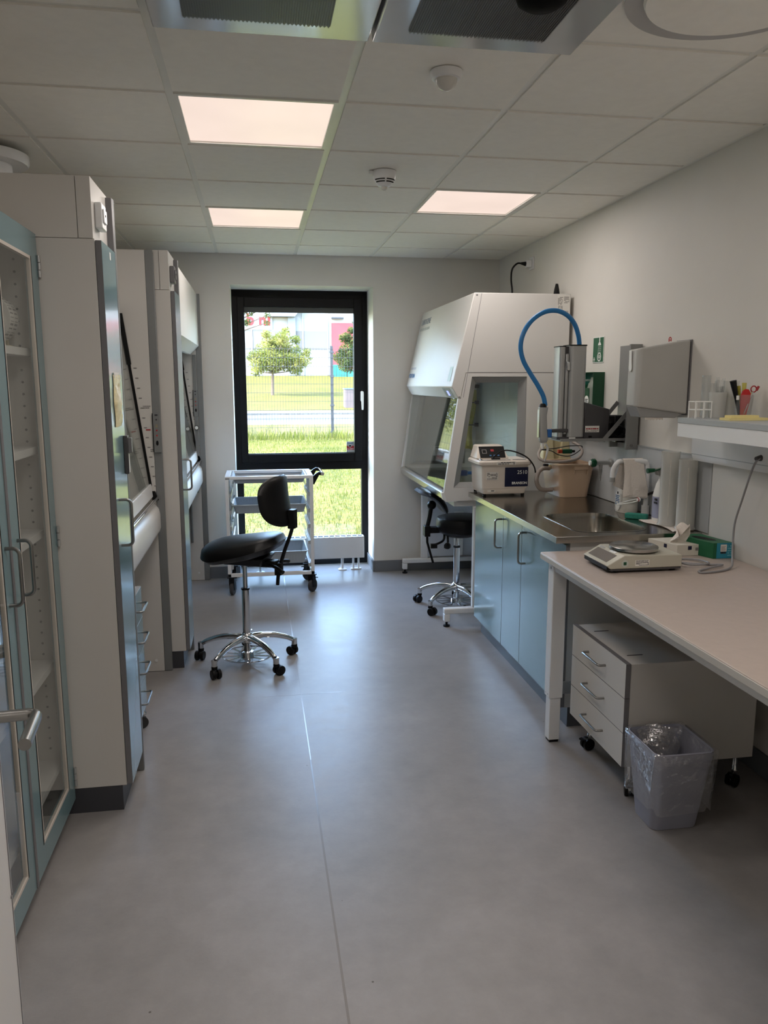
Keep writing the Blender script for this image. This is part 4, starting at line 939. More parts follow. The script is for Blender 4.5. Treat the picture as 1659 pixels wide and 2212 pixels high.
m.loft([elp(.036, .042, CT+.001), elp(.038, .045, CT+.01), elp(.038, .045, CT+.13), elp(.026, .03, CT+.185), elp(.014, .014, CT+.215), elp(.014, .014, CT+.23)]); b = obj('body', m, 'signwhite', t)
m = MB(); m.loft([[(1.958+q_*math.cos(a), 3.55+q2*math.sin(a), z) for a in [PI*.6+PI*.9*i/12 for i in range(13)]] for q_, q2, z in ((.0386, .0456, CT+.02), (.0386, .0456, CT+.125))], False, False, False); obj('label', m, P('label_lilac', (160, 165, 190), .4), b)
m = MB(); m.box(1.9185, 1.922, 3.52, 3.54, CT+.108, CT+.118); m.box(1.9185, 1.922, 3.52, 3.545, CT+.092, CT+.101); obj('fine_print', m, 'ink', b)
m = MB(); m.hexa([(1.93, 3.53, CT+.23), (1.985, 3.53, CT+.23), (1.985, 3.57, CT+.23), (1.93, 3.57, CT+.23)], [(1.915, 3.535, CT+.265), (1.985, 3.535, CT+.27), (1.985, 3.565, CT+.27), (1.915, 3.565, CT+.265)]); obj('trigger_head', m, 'grey', t, bev=.004)
m = MB(); m.cyl((1.915, 3.55, CT+.255), (1.878, 3.55, CT+.252), .009, .013, 12); m.tube([(1.905, 3.55, CT+.248), (1.93, 3.52, CT+.265), (1.95, 3.49, CT+.28)], .004, 8); obj('nozzle', m, 'green', t)
t = thing('folded_paper', 'white paper sheet on the steel worktop under the clear cylinders', 'paper', (1.92, 3.4, CT))
m = MB(); n = 12; rows = []
for j in range(n+1):
    row = []
    for i in range(n+1):
        u, v = i/n, j/n; row.append((1.875+.105*u+.012*math.sin(5*v), 3.275+.31*v, CT+.002+.004*abs(math.sin(6*u+4*v))))
    rows.append(row)
m.loft(rows+[[(x, y, z-.0015) for x, y, z in r] for r in rows[::-1]], True, False, False); obj('sheet', m, 'towel', t)
def tallcyl(x, y, r, h, label):
    t = thing('plastic_cylinder', label, 'cylinder', (x, y, CT+.008), group='frosted measuring cylinders')
    m = MB(); m.lathe([(r*1.12, 0), (r*1.12, .004), (r, .012), (r, h), (r*1.06, h+.004), (r*1.0, h+.005), (r-.002, h-.002), (r-.002, .014), (.001, .013)], (x, y, CT+.008), 40, cap=False); b = obj('tube', m, 'frost', t)
    m = MB(); m.box(x-r*.5, x-r*.42, y-r*.92, y-r*.88, CT+.05, CT+h*.93); obj('scale_strip', m, 'paper', b)
tallcyl(1.925, 3.42, .042, .345, 'taller frosted plastic cylinder behind the sink, on the left')
tallcyl(1.955, 3.315, .042, .318, 'shorter frosted plastic cylinder next to the tissue box, on the right')

# ================================================================== water dispenser on its wall bracket
t = thing('wall_bracket', 'grey steel wall bracket with a tray carrying the water dispenser', 'bracket', (RX, 4.03, 1.29))
m = MB(); m.box(2.0, RX-.0125, 3.90, 4.153, 1.27, 1.79); m.box(1.935, 2.0, 3.90, 3.916, 1.24, 1.79); m.box(1.955, 2.0, 4.138, 4.153, 1.236, 1.30); obj('wall_plate', m, 'metalgrey', t)
obj('slot', MB().box(1.9992, 1.9999, 4.082, 4.10, 1.541, 1.70), 'black', t)
m = MB(); m.box(1.602, 1.999, 3.99, 4.165, 1.281, 1.288); m.box(1.602, 1.999, 3.984, 3.99, 1.281, 1.296); obj('tray', m, 'metalgrey', t)
for y_, a, b in ((3.992, (1.985, 1.44), (1.845, 1.282)), (4.146, (1.995, 1.485), (1.83, 1.289))):
    dx, dz = b[0]-a[0], b[1]-a[1]; L2 = math.hypot(dx, dz); ox, oz = -dz/L2*.011, dx/L2*.011
    obj('strut', MB().prism([(a[0]-ox, a[1]-oz), (a[0]+ox, a[1]+oz), (b[0]+ox, b[1]+oz), (b[0]-ox, b[1]-oz)], 'y', y_-.003, y_), 'metalgrey', t)
m = MB(); m.cyl((1.965, 3.899, 1.262), (1.965, 3.8965, 1.262), .008, n=16); obj('bolt', m, 'edge', t)
t = thing('water_dispenser', 'silver and grey water dispenser tower with a blue hose on the wall bracket', 'dispenser', (1.70, 4.09, 1.288))
def col(x0, x1, z0, z1, y0=4.035, y1=4.15, r=.02): return MB().prism(rrect(x0, x1, y0, y1, r, 5), 'z', z0, z1)
obj('column', col(1.661, 1.757, 1.302, 1.786), 'silver', t)
obj('column', col(1.607, 1.640, 1.302, 1.780, 4.045, 4.14, .012), 'silver', t)
obj('channel', MB().box(1.638, 1.663, 4.062, 4.13, 1.302, 1.784), 'dark', t)
obj('slide_rail', MB().box(1.642, 1.659, 4.048, 4.062, 1.315, 1.745), 'silver', t, bev=.004)
m = MB(); m.hexa([(1.644, 4.036, 1.655), (1.664, 4.036, 1.655), (1.664, 4.048, 1.655), (1.644, 4.048, 1.655)], [(1.642, 4.030, 1.705), (1.662, 4.036, 1.70), (1.662, 4.048, 1.70), (1.642, 4.048, 1.705)]); obj('slide_knob', m, 'chrome', t, bev=.004)
m = MB(); m.prism(rrect(1.658, 1.760, 4.032, 4.153, .022, 5), 'z', 1.786, 1.792); m.prism(rrect(1.604, 1.643, 4.042, 4.143, .014, 5), 'z', 1.780, 1.785); obj('top_cap', m, 'black', t)
m = MB(); m.prism(rrect(1.604, 1.758, 4.034, 4.152, .02, 5), 'z', 1.2885, 1.302); obj('base', m, 'dark', t)
obj('type_plate', MB().box(1.668, 1.705, 4.0325, 4.034, 1.29, 1.300), 'signwhite', t)
m = MB(); m.prism([(1.757, 1.488), (1.902, 1.449), (1.902, 1.2885), (1.757, 1.2885)], 'y', 4.045, 4.15); h_ = obj('rear_housing', m, 'dark', t, bev=.005)
obj('notice_label', MB().box(1.764, 1.845, 4.0435, 4.0448, 1.325, 1.36), 'paper', h_); m = bars(MB(), (1.768, 4.0432, 1.339), (1, 0, 0), (0, 0, 1), .072, .008, 1, .8, seed=4); obj('red_print', m, 'inkred', h_)
m = bars(MB(), (1.768, 4.0432, 1.327), (1, 0, 0), (0, 0, 1), .072, .01, 2, .5, seed=9); obj('fine_print', m, 'inkgrey', h_)
obj('port', MB().box(1.785, 1.803, 4.043, 4.0448, 1.297, 1.306), 'black', h_)
m = MB(); m.tube([(1.728, 4.08, 1.791), (1.718, 4.075, 1.84), (1.692, 4.07, 1.90), (1.645, 4.06, 1.945), (1.58, 4.05, 1.967), (1.51, 4.05, 1.958), (1.445, 4.05, 1.915), (1.402, 4.05, 1.85), (1.388, 4.05, 1.78), (1.404, 4.05, 1.71), (1.443, 4.05, 1.645), (1.488, 4.05, 1.58), (1.522, 4.05, 1.52), (1.534, 4.05, 1.47)], .0125, 18, smooth=8); obj('blue_hose', m, 'blue', t)
m = MB()
def hp(x0, x1, y0, y1, z): return [(x, y, z) for x, y in rrect(x0, x1, y0, y1, .007, 4)]
m.loft([hp(1.512, 1.546, 4.037, 4.063, 1.272), hp(1.505, 1.552, 4.033, 4.067, 1.29), hp(1.503, 1.545, 4.033, 4.067, 1.35), hp(1.50, 1.541, 4.033, 4.067, 1.42), hp(1.499, 1.548, 4.033, 4.067, 1.462)]); hh_ = obj('hand_piece', m, 'silver', t)
m = MB(); m.lathe([(.02, 0), (.018, .012), (.013, .02)], (1.522, 4.05, 1.462), 20); obj('collar', m, 'black', hh_)
obj('light_panel', MB().box(1.4975, 1.5005, 4.036, 4.064, 1.30, 1.45), P('glossy_side_panel', (205, 214, 190), .1), hh_, bev=.001)
obj('blue_grip', MB().box(1.548, 1.572, 4.034, 4.066, 1.30, 1.345), 'bluep', hh_, bev=.004)
obj('arm', MB().box(1.572, 1.665, 4.038, 4.062, 1.326, 1.346), 'dark', t, bev=.004)
m = MB(); m.lathe([(.006, 1.238), (.009, 1.25), (.011, 1.273)], (1.527, 4.05, 0), 16); obj('nozzle', m, 'signwhite', hh_)
m = MB(); m.tube([(1.545, 4.05, 1.262), (1.56, 4.06, 1.24), (1.558, 4.07, 1.20), (1.57, 4.12, 1.165)], [.007, .006, .006, .004], 10, smooth=5); obj('outlet_tube', m, 'whitem', hh_)
t = thing('power_supply', 'black power adapter with coiled black cables on the bracket tray by the wall', 'adapter', (1.95, 4.06, 1.289))
m = MB(); m.box(1.935, 1.99, 4.05, 4.13, 1.2885, 1.415); m.box(1.908, 1.934, 4.06, 4.12, 1.2885, 1.375); obj('adapter', m, 'black', t, bev=.006)
m = MB(); random.seed(11); pts = []
for i in range(46):
    a = i*.9; pts.append((1.945+.036*math.cos(a)+random.uniform(-.006, .006), 4.026+.010*math.sin(a*1.7), 1.326+.030*math.sin(a)+random.uniform(-.005, .005)))
m.tube(pts, .004, 8, smooth=4); obj('coiled_cable', m, 'black', t)

# signs and boxes on the wall
t = thing('eyewash_sign', 'green emergency eyewash sign on the right wall', 'sign', (RX, 4.457, 1.71))
obj('board', MB().box(RX-.004, RX-.0005, 4.385, 4.533, 1.708, 1.857), 'signwhite', t)
X_ = RX-.0045
obj('green_field', MB().box(X_-.0003, X_, 4.389, 4.529, 1.712, 1.853), 'signgreen', t)
m = MB(); X2 = X_-.0004
def yz(poly): m.prism(poly, 'x', X2-.0004, X2)
yz([(4.447, 1.853), (4.437, 1.853), (4.437, 1.825), (4.447, 1.825)]); yz([(4.451, 1.825), (4.433, 1.825), (4.425, 1.818), (4.421, 1.808), (4.463, 1.808), (4.459, 1.818)])
for k in range(5):
    for j in range(4): y_ = 4.457-.0085*k*(1+.06*j)-(-.002)*j; z_ = 1.802-.011*j; yz([(y_, z_), (y_-.002, z_), (y_-.002, z_-.007), (y_, z_-.007)])
def ringp(r, yc, zc, q_=1.): return [(yc+r*math.cos(2*PI*i/28)*q_, zc+r*math.sin(2*PI*i/28)) for i in range(28)]
m.loft([[(X2, *p) for p in ringp(.026, 4.441, 1.741)], [(X2-.0004, *p) for p in ringp(.026, 4.441, 1.741)], [(X2-.0004, *p) for p in ringp(.019, 4.441, 1.741)], [(X2, *p) for p in ringp(.019, 4.441, 1.741)]], True, False, False)
yz(ringp(.007, 4.441, 1.737)); m.tube([(X2, 4.441+.013*math.cos(a), 1.738+.013*math.sin(a)) for a in [PI*i/10 for i in range(11)]], .0018, 6)
yz([(4.521, 1.731), (4.499, 1.731), (4.499, 1.723), (4.521, 1.723)]); yz([(4.514, 1.740), (4.506, 1.740), (4.506, 1.714), (4.514, 1.714)])
obj('pictogram', m, 'signwhite', t, smooth=False)
t = thing('eyewash_station', 'dark green open wall box holding an eyewash bottle, below the green sign', 'wall box', (RX, 4.51, 1.45))
m = MB(); m.box(RX-.006, RX-.0005, 4.362, 4.66, 1.43, 1.652); m.box(RX-.07, RX-.006, 4.362, 4.366, 1.43, 1.652); m.box(RX-.07, RX-.006, 4.656, 4.66, 1.43, 1.652); m.box(RX-.07, RX-.006, 4.366, 4.656, 1.43, 1.436); m.box(RX-.07, RX-.006, 4.366, 4.656, 1.648, 1.652); obj('box', m, 'green', t)
obj('header', MB().box(RX-.0085, RX-.0065, 4.47, 4.65, 1.58, 1.645), P('header_green', (36, 110, 92), .4), t)
m = textmb('ØJENSKYLLER', (RX-.0092, 4.64, 1.60), (0, -1, 0), (0, 0, 1), .017, .0004); obj('lettering', m, 'signwhite', t)
m = MB(); m.prism([(4.462, 1.594), (4.446, 1.594), (4.446, 1.622), (4.450, 1.63), (4.452, 1.642), (4.457, 1.642), (4.458, 1.63), (4.462, 1.622)], 'x', RX-.0095, RX-.0085); obj('bottle_symbol', m, 'signwhite', t)
t = thing('eyewash_bottle', 'translucent eyewash bottle with a green label in the wall box', 'bottle', (RX-.037, 4.455, 1.436))
m = MB(); m.lathe([(.046, 0), (.048, .006), (.048, .115), (.036, .145), (.014, .165), (.012, .185)], (RX-.0365*1.0-.0, 4.44, 1.437), 28); m = MB(); m.lathe([(.027, 0), (.028, .006), (.028, .12), (.022, .15), (.012, .165), (.011, .185)], (RX-.037, 4.44, 1.437), 28)
m.v = [(x, 4.44+(y-4.44)*1.75, z) for x, y, z in m.v]; b = obj('body', m, P('translucent_grey_green', (150, 160, 148), .3, trans=.3), t)
obj('label', MB().box(RX-.0665, RX-.0655, 4.425, 4.49, 1.45, 1.56), 'green', b); m = MB(); m.cyl((RX-.0675, 4.455, 1.485), (RX-.0665, 4.455, 1.485), .03, n=28); obj('label_disc', m, 'signwhite', b)
m = bars(MB(), (RX-.0682, 4.476, 1.468), (0, -1, 0), (0, 0, 1), .042, .03, 4, .5); obj('fine_print', m, 'ink', b)

t = thing('towel_dispenser', 'light grey paper towel dispenser on the right wall above the sink', 'dispenser', (RX, 3.5, 1.43))
m = MB(); r_ = []
prof = [(1.748, 1.482), (1.752, 1.747), (2.004, 1.789), (2.004, 1.446)]
m.loft([[(1.766, 3.565, 1.487), (1.768, 3.565, 1.738), (2.004, 3.565, 1.78), (2.004, 3.565, 1.45)], [(1.751, 3.553, 1.483), (1.754, 3.553, 1.745), (2.004, 3.553, 1.789), (2.004, 3.553, 1.446)], [(1.745, 3.465, 1.482), (1.749, 3.465, 1.747), (2.004, 3.465, 1.789), (2.004, 3.465, 1.446)], [(1.757, 3.442, 1.480), (1.762, 3.442, 1.749), (2.002, 3.438, 1.789), (2.002, 3.438, 1.446)]])
b = obj('cover', m, P('dispenser_grey', (182, 181, 176), .45), t, bev=.008, seg=3)
obj('back_plate', MB().box(2.0045, RX-.0005, 3.437, 3.57, 1.44, 1.79), 'edge', t)
m = MB(); m.prism([(3.530, 1.742), (3.508, 1.742), (3.506, 1.70), (3.500, 1.66), (3.504, 1.648), (3.514, 1.643), (3.522, 1.648), (3.527, 1.66), (3.526, 1.70)], 'x', 1.7435, 1.7475); obj('viewing_slot', m, 'signwhite', b, bev=.001)
m = MB(); m.hexa([(1.775, 3.448, 1.432), (1.95, 3.448, 1.428), (1.95, 3.55, 1.428), (1.775, 3.55, 1.432)], [(1.752, 3.45, 1.4825), (2.0, 3.45, 1.452), (2.0, 3.55, 1.452), (1.752, 3.55, 1.4825)]); obj('lower_chute', m, 'grey', t, bev=.004)
m = MB(); pts = [(1.80, 1.431)]+[(1.80+.09*i/12, 1.420+(.004 if i % 2 else -.002)) for i in range(13)]+[(1.89, 1.431)]; m.prism(pts, 'y', 3.452, 3.454); obj('paper_edge', m, 'towel', t)
t = thing('red_hook', 'small red hook on top of the towel dispenser', 'hook', (1.932, 3.5, 1.78))
m = MB(); m.tube([(1.926, 3.5, 1.782), (1.926, 3.5, 1.797), (1.931, 3.5, 1.803), (1.936, 3.5, 1.797), (1.936, 3.5, 1.784)], .0022, 8, smooth=4); m.box(1.925, 1.937, 3.498, 3.502, 1.788, 1.791); obj('hook', m, 'red', t)

# ================================================================== laminate bench, shelf above it
BX, BY0, BY1, BT = 1.218, 1.25, 3.225, .858
t = thing('laminate_bench', 'white-legged bench with a beige laminate top along the right wall', 'bench', (1.6, 2.2, 0))
m = MB(); m.prism([(p[0], p[1]) for p in rrect(BX, RX-.03, BY0, BY1, .012, 4)], 'z', BT-.028, BT); obj('top', m, 'bench', t, bev=.003)
m = MB(); m.box(BX-.0015, BX+.004, BY0+.01, BY1-.01, BT-.027, BT-.004); obj('edge_band', m, 'benchedge', t, bev=.002)
m = MB(); m.box(BX+.035, BX+.06, BY0+.05, BY1-.03, BT-.068, BT-.0285); m.box(RX-.08, RX-.055, BY0+.05, BY1-.03, BT-.068, BT-.0285); m.box(BX+.06, RX-.08, BY1-.075, BY1-.05, BT-.068, BT-.0285); m.box(BX+.06, RX-.08, BY0+.07, BY0+.095, BT-.068, BT-.0285); obj('apron', m, 'whitem', t, bev=.002)
for x, y in ((BX+.03, BY1-.095), (RX-.11, BY1-.095), (BX+.03, BY0+.06), (RX-.11, BY0+.06)):
    m = MB(); m.box(x, x+.062, y, y+.062, .21, BT-.0285); l_ = obj('leg', m, 'whitem', t, bev=.003)
    obj('leg_insert', MB().box(x+.006, x+.056, y+.006, y+.056, .012, .21), 'whitem', l_, bev=.002)
    obj('foot_pad', MB().box(x+.01, x+.052, y+.01, y+.052, 0, .012), 'black', l_)
    m = MB(); m.cyl((x-.001, y+.03, .80), (x, y+.03, .80), .006, n=12); m.cyl((x-.001, y+.02, .225), (x, y+.02, .225), .003, n=10); m.cyl((x-.001, y+.045, .225), (x, y+.045, .225), .003, n=10); obj('screw', m, 'grey', l_)
t = thing('bench_back_panel', 'white back panel standing behind the laminate bench', 'panel', (RX, 2.2, BT))
obj('panel', MB().box(1.984, RX-.001, BY0, 3.165, BT-.1, 1.245), 'white', t, bev=.001)
t = thing('socket_trunking', 'white socket trunking on the wall below the shelf', 'trunking', (RX, 2.3, 1.3))
m = MB(); m.prism([(1.945, 1.275), (1.945, 1.35), (RX-.0005, 1.35), (RX-.0005, 1.2455), (1.956, 1.2455)], 'y', BY0, 3.28); obj('channel', m, 'whitem', t)
m = MB(); m.box(1.9435, RX-.001, BY0, 3.28, 1.3505, 1.359); m.box(1.9440, 1.9450, BY0, 3.28, 1.274, 1.2765); obj('grey_line', m, 'lightgrey', t)
m = MB(); m.box(1.940, 1.9445, 2.70, 2.79, 1.285, 1.345); obj('socket', m, 'whitem', t, bev=.002)
t = thing('wall_shelf', 'white wall shelf with a grey edge, right of the towel dispenser', 'shelf', (RX, 2.7, 1.44))
obj('board', MB().box(1.737, RX-.0005, 2.31, 3.05, 1.428, 1.450), 'lightgrey', t, bev=.001)
obj('fascia', MB().box(1.739, 1.757, 2.0, 3.049, 1.372, 1.4275), 'whitem', t); obj('underside', MB().box(1.757, RX-.0005, 2.0, 3.049, 1.38, 1.4275), 'whitem', t)

# shelf items
ST = 1.4505
t = thing('test_tube_rack', 'small white wire test tube rack at the end of the wall shelf', 'rack', (1.79, 2.98, ST))
m = MB(); xs, ys, zs = (1.755, 1.79, 1.825), (2.95, 3.0), (ST+.003, ST+.034, ST+.066)
for x in xs:
    for y in ys: m.tube([(x, y, ST), (x, y, ST+.068)], .0022, 8)
for z in zs[1:]:
    for y in ys: m.tube([(1.753, y, z), (1.827, y, z)], .0022, 8)
    for x in xs: m.tube([(x, 2.948, z), (x, 3.002, z)], .0022, 8)
obj('wire_frame', m, 'signwhite', t)
t = thing('pipette_beaker', 'clear beaker full of plastic transfer pipettes on the wall shelf', 'beaker', (1.865, 2.985, ST))
m = MB(); m.lathe([(.032, 0), (.036, .10), (.036, .104), (.034, .104), (.030, .003), (.001, .002)], (1.872, 2.985, ST), 32, cap=False); obj('beaker', m, 'frost', t)
m = MB(); random.seed(5)
for i in range(14):
    a = random.uniform(0, 2*PI); q_ = random.uniform(.004, .02); x0_, y0_ = 1.872+q_*math.cos(a), 2.985+q_*math.sin(a); h_ = random.uniform(.11, .165); k = random.uniform(1.2, 2.0)
    m.tube([(x0_, y0_, ST+.01), (1.872+(x0_-1.872)*k, 2.985+(y0_-2.985)*k, ST+h_)], [.003, .0058], 8)
obj('pipettes', m, 'acryl', t)
t = thing('clear_tube', 'tall clear plastic tube left of the pipette beaker on the wall shelf', 'tube', (1.835, 3.02, ST))
m = MB(); m.lathe([(.018, 0), (.018, .172), (.016, .172), (.016, .003), (.001, .002)], (1.838, 3.02, ST), 24, cap=False); obj('tube', m, 'acryl', t)
t = thing('clear_tube', 'frosted tall beaker right of the pipettes on the wall shelf', 'tube', (1.925, 2.985, ST))
m = MB(); m.lathe([(.026, 0), (.03, .15), (.028, .15), (.024, .003), (.001, .002)], (1.932, 2.99, ST), 28, cap=False); obj('tube', m, 'frost', t)
t = thing('pen_cup', 'clear plastic cup with scissors and markers on the wall shelf', 'cup', (1.928, 2.90, ST))
m = MB(); m.lathe([(.030, 0), (.037, .092), (.037, .095), (.035, .095), (.028, .003), (.001, .002)], (1.925, 2.89, ST), 32, cap=False); obj('cup', m, 'acryl', t)
def pen(name, label, p0, p1, r0, r1, mat, cat_='marker'):
    t = thing(name, label, cat_, p0); m = MB(); m.tube([p0, tuple(Vector(p0).lerp(Vector(p1), .45)), p1], [r0, r0, r1], 12); obj('barrel', m, mat, t); return t
pb = (1.925, 2.89, ST+.006)
t = pen('marker_pen', 'thick black marker leaning left in the pen cup', (1.912, 2.89, ST+.01), (1.872, 2.888, ST+.150), .007, .0135, 'black')
m = MB(); m.box(1.884, 1.896, 2.8745, 2.877, ST+.075, ST+.092); obj('label', m, 'signwhite', t)
pen('marker_pen', 'yellow and black striped marker in the pen cup, next to the thick black one', (1.92, 2.895, ST+.01), (1.902, 2.895, ST+.13), .005, .008, P('marker_dark_yellow', (150, 140, 50), .4, var=.6, vscale=40))
pen('marker_pen', 'pale yellow-green marker standing upright in the pen cup', (1.93, 2.90, ST+.01), (1.93, 2.90, ST+.142), .006, .009, P('marker_pale_yellow', (196, 190, 100), .4))
t = thing('red_spatula', 'red plastic scoop in the pen cup', 'scoop', (1.92, 2.88, ST+.01))
m = MB(); m.prism([(1.905, ST+.008), (1.93, ST+.008), (1.943, ST+.075), (1.945, ST+.10), (1.935, ST+.116), (1.921, ST+.118), (1.908, ST+.11), (1.901, ST+.09), (1.902, ST+.06)], 'y', 2.873, 2.879); obj('scoop', m, 'red', t, bev=.002)
t = thing('scissors', 'steel scissors with a dark red ring handle leaning right in the pen cup', 'scissors', (1.93, 2.895, ST+.01))
m = MB(); m.tube([(1.915, 2.868, ST+.02), (1.958, 2.885, ST+.105)], [.002, .005], 8); obj('blades', m, 'chrome', t)
m = MB(); m.tube([(1.963+.012*math.cos(a), 2.886, ST+.117+.012*math.sin(a)) for a in [2*PI*i/18 for i in range(19)]], .0025, 8, cap=False); m.tube([(1.976, 2.886, ST+.112), (1.984, 2.886, ST+.128)], .005, 8); obj('handle', m, 'inkred', t)
t = thing('sticky_notes', 'larger pale yellow note pad flat on the wall shelf in front of the pen cup', 'note pad', (1.86, 2.78, ST)); obj('pad', MB().box(1.775, 1.945, 2.745, 2.81, ST, ST+.009), 'yellow', t)
t = thing('sticky_notes', 'smaller pale yellow note pad stacked on the larger one, before the pen cup', 'note pad', (1.85, 2.78, ST+.009)); obj('pad', MB().box(1.79, 1.905, 2.755, 2.80, ST+.0092, ST+.019), 'yellow', t)

# bench items
t = thing('laboratory_balance', 'beige laboratory balance with a round steel pan on the bench', 'balance', (1.5, 2.9, BT))
m = MB(); m.prism([(1.402, .929), (1.645, .924), (1.645, .876), (1.345, .876), (1.331, .889)], 'y', 2.793, 3.02); b = obj('housing', m, 'balance', t, bev=.003)
m = MB(); m.box(1.348, 1.643, 2.796, 3.017, .868, .876); obj('base_tray', m, 'dark', t)
q2 = Vector((1.402-1.331, 0, .929-.889)).normalized(); rr_ = Vector((0, -1, 0))
obj('display_film', slab(Vector((1.334, 3.0, .8905))+q2*.012, rr_, q2, .17, .05, .0012), 'display', b)
obj('front_lip', MB().box(1.333, 1.35, 2.80, 3.012, .872, .886), 'black', b)
obj('name_label', slab(Vector((1.334, 2.905, .8912))+q2*.066, rr_, q2, .05, .011, .001), 'signwhite', b)
obj('print_label', slab(Vector((1.334, 3.0, .8912))+q2*.067, rr_, q2, .045, .007, .001), 'grey', b)
m = MB(); m.lathe([(.04, 0), (.045, .004)], (1.49, 2.9, .927), 32); m.lathe([(.092, .006), (.096, .008), (.096, .018), (.090, .021), (.001, .0205)], (1.49, 2.895, .927), 56); obj('weighing_pan', m, P('satin_steel', (186, 185, 182), .22, 1.), t)
m = MB(); m.cyl((1.405, 2.7922, .897), (1.405, 2.793, .897), .0145, n=28); obj('round_sticker', m, P('sticker_pale', (190, 196, 188), .4), b)
m = MB(); m.cyl((1.405, 2.7915, .897), (1.405, 2.7922, .897), .0085, n=4); obj('green_diamond', m, 'green', b)
obj('rating_label', MB().box(1.448, 1.507, 2.7922, 2.793, .885, .909), 'paper', b); obj('fine_print', bars(MB(), (1.451, 2.7921, .887), (1, 0, 0), (0, 0, 1), .054, .021, 5, .45, seed=3), 'ink', b)
for x, y in ((1.38, 2.82), (1.62, 2.82), (1.38, 3.0), (1.62, 3.0)):
    m = MB(); m.cyl((x, y, BT+.0005), (x, y, .868), .011, n=14); obj('foot', m, 'black', t)
t = thing('tissue_box', 'off-white tissue box with a pulled tissue, behind the balance', 'tissue box', (1.8, 3.1, BT))
m = MB(); m.hexa([(1.725, 3.185, BT), (1.785, 3.045, BT), (1.895, 3.045, BT), (1.88, 3.185, BT)], [(1.725, 3.185, BT+.046), (1.785, 3.045, BT+.046), (1.895, 3.045, BT+.046), (1.88, 3.185, BT+.046)])
m = MB(); a_ = Vector((1.765, 3.04, BT+.0005)); e1 = Vector((1, .02, 0)).normalized(); e2 = Vector((-.30, 1, 0)).normalized(); 
m.hexa([a_, a_+e1*.118, a_+e1*.118+e2*.17, a_+e2*.17], [a_+Vector((0, 0, .048)), a_+e1*.118+Vector((0, 0, .048)), a_+e1*.118+e2*.17+Vector((0, 0, .048)), a_+e2*.17+Vector((0, 0, .048))]); b = obj('carton', m, P('carton_grey', (206, 202, 190), .6), t, bev=.001)
s_ = slab(a_+e1*.05-Vector((0, .0006, 0))+Vector((0, 0, .026)), e1, (0, 0, 1), .017, .016, .0008); obj('blue_square', s_, 'navy', b); n_ = Vector((-1, -.3, 0)).normalized(); s_ = slab(a_+e2*.075+n_*.0006+Vector((0, 0, .026)), -e2, (0, 0, 1), .016, .016, .0008); obj('blue_square', s_, 'navy', b)
m = MB(); s_ = bars(MB(), a_+e1*.085-Vector((0, .0012, 0))+Vector((0, 0, .018)), e1, (0, 0, 1), .026, .014, 1, .9, .0006); m._add(s_.v, s_.f); obj('symbol', m, 'inkgrey', b)
c0 = a_+e1*.06+e2*.085+Vector((0, 0, .048)); rows = []
for j in range(10):
    v = j/9; row = []
    for i in range(17):
        u = i/16*2-1; row.append((c0.x+u*.045*(1-.3*v)+.02*v+.006*math.sin(5*u+6*v), c0.y-.012+.02*math.sin(3.2*u+2)*(.3+v), c0.z-.002+.075*v*(1-.35*u*u+.35*u)+.006*math.sin(9*u)*v))
    rows.append(row)
m = MB(); m.loft(rows+[[(x, y+.0012, z) for x, y, z in r] for r in rows[::-1]], True, False, False); obj('tissue', m, 'towel', t)
t = thing('glove_box', 'green and turquoise glove box on the bench, right of the tissue box', 'box', (1.94, 3.06, BT))
a_ = Vector((1.887, 2.968, BT+.0005)); e2 = Vector((-.30, 1, 0)).normalized(); e1 = Vector((1, 0, 0)); hz_ = Vector((0, 0, .067))
m = MB(); m.hexa([a_, a_+e1*.092, a_+e1*.092+e2*.215+Vector((.03, 0, 0)), a_+e2*.215], [a_+hz_, a_+e1*.092+hz_, a_+e1*.092+e2*.215+hz_+Vector((.03, 0, 0)), a_+e2*.215+hz_]); b = obj('carton', m, P('carton_green', (26, 96, 62), .45), t, bev=.001)
obj('turquoise_end', slab(a_+Vector((.016, -.0004, .0005)), e1, (0, 0, 1), .0755, .066, .0008), P('carton_turquoise', (44, 142, 168), .45), b)
obj('white_label', slab(a_+Vector((.033, -.0014, .030)), e1, (0, 0, 1), .028, .030, .0006), 'paper', b)
obj('fine_print', bars(MB(), a_+Vector((.036, -.0022, .034)), e1, (0, 0, 1), .02, .02, 4, .4), 'inkgrey', b)
m = bars(MB(), a_+Vector((.034, -.0014, .018)), e1, (0, 0, 1), .024, .010, 1, .9, seed=12); obj('bar_code', m, 'ink', b)
obj('pattern', bars(MB(), a_+Vector((.066, -.0014, .008)), e1, (0, 0, 1), .022, .05, 5, .5, seed=14), P('carton_pale_blue', (120, 186, 200), .5), b)
m = MB(); c_ = a_+e1*.05+e2*.11+hz_; m._add([tuple(c_+e1*.026*math.cos(q)+e2*.06*math.sin(q)+Vector((0, 0, .0008))) for q in [2*PI*i/28 for i in range(28)]], [tuple(range(28))]); obj('opening', m, 'black', b)
t = thing('power_cable', 'grey cable from the wall socket trunking down to the balance on the bench', 'cable', (1.9, 2.8, BT))
m = MB(); z_ = BT+.0048
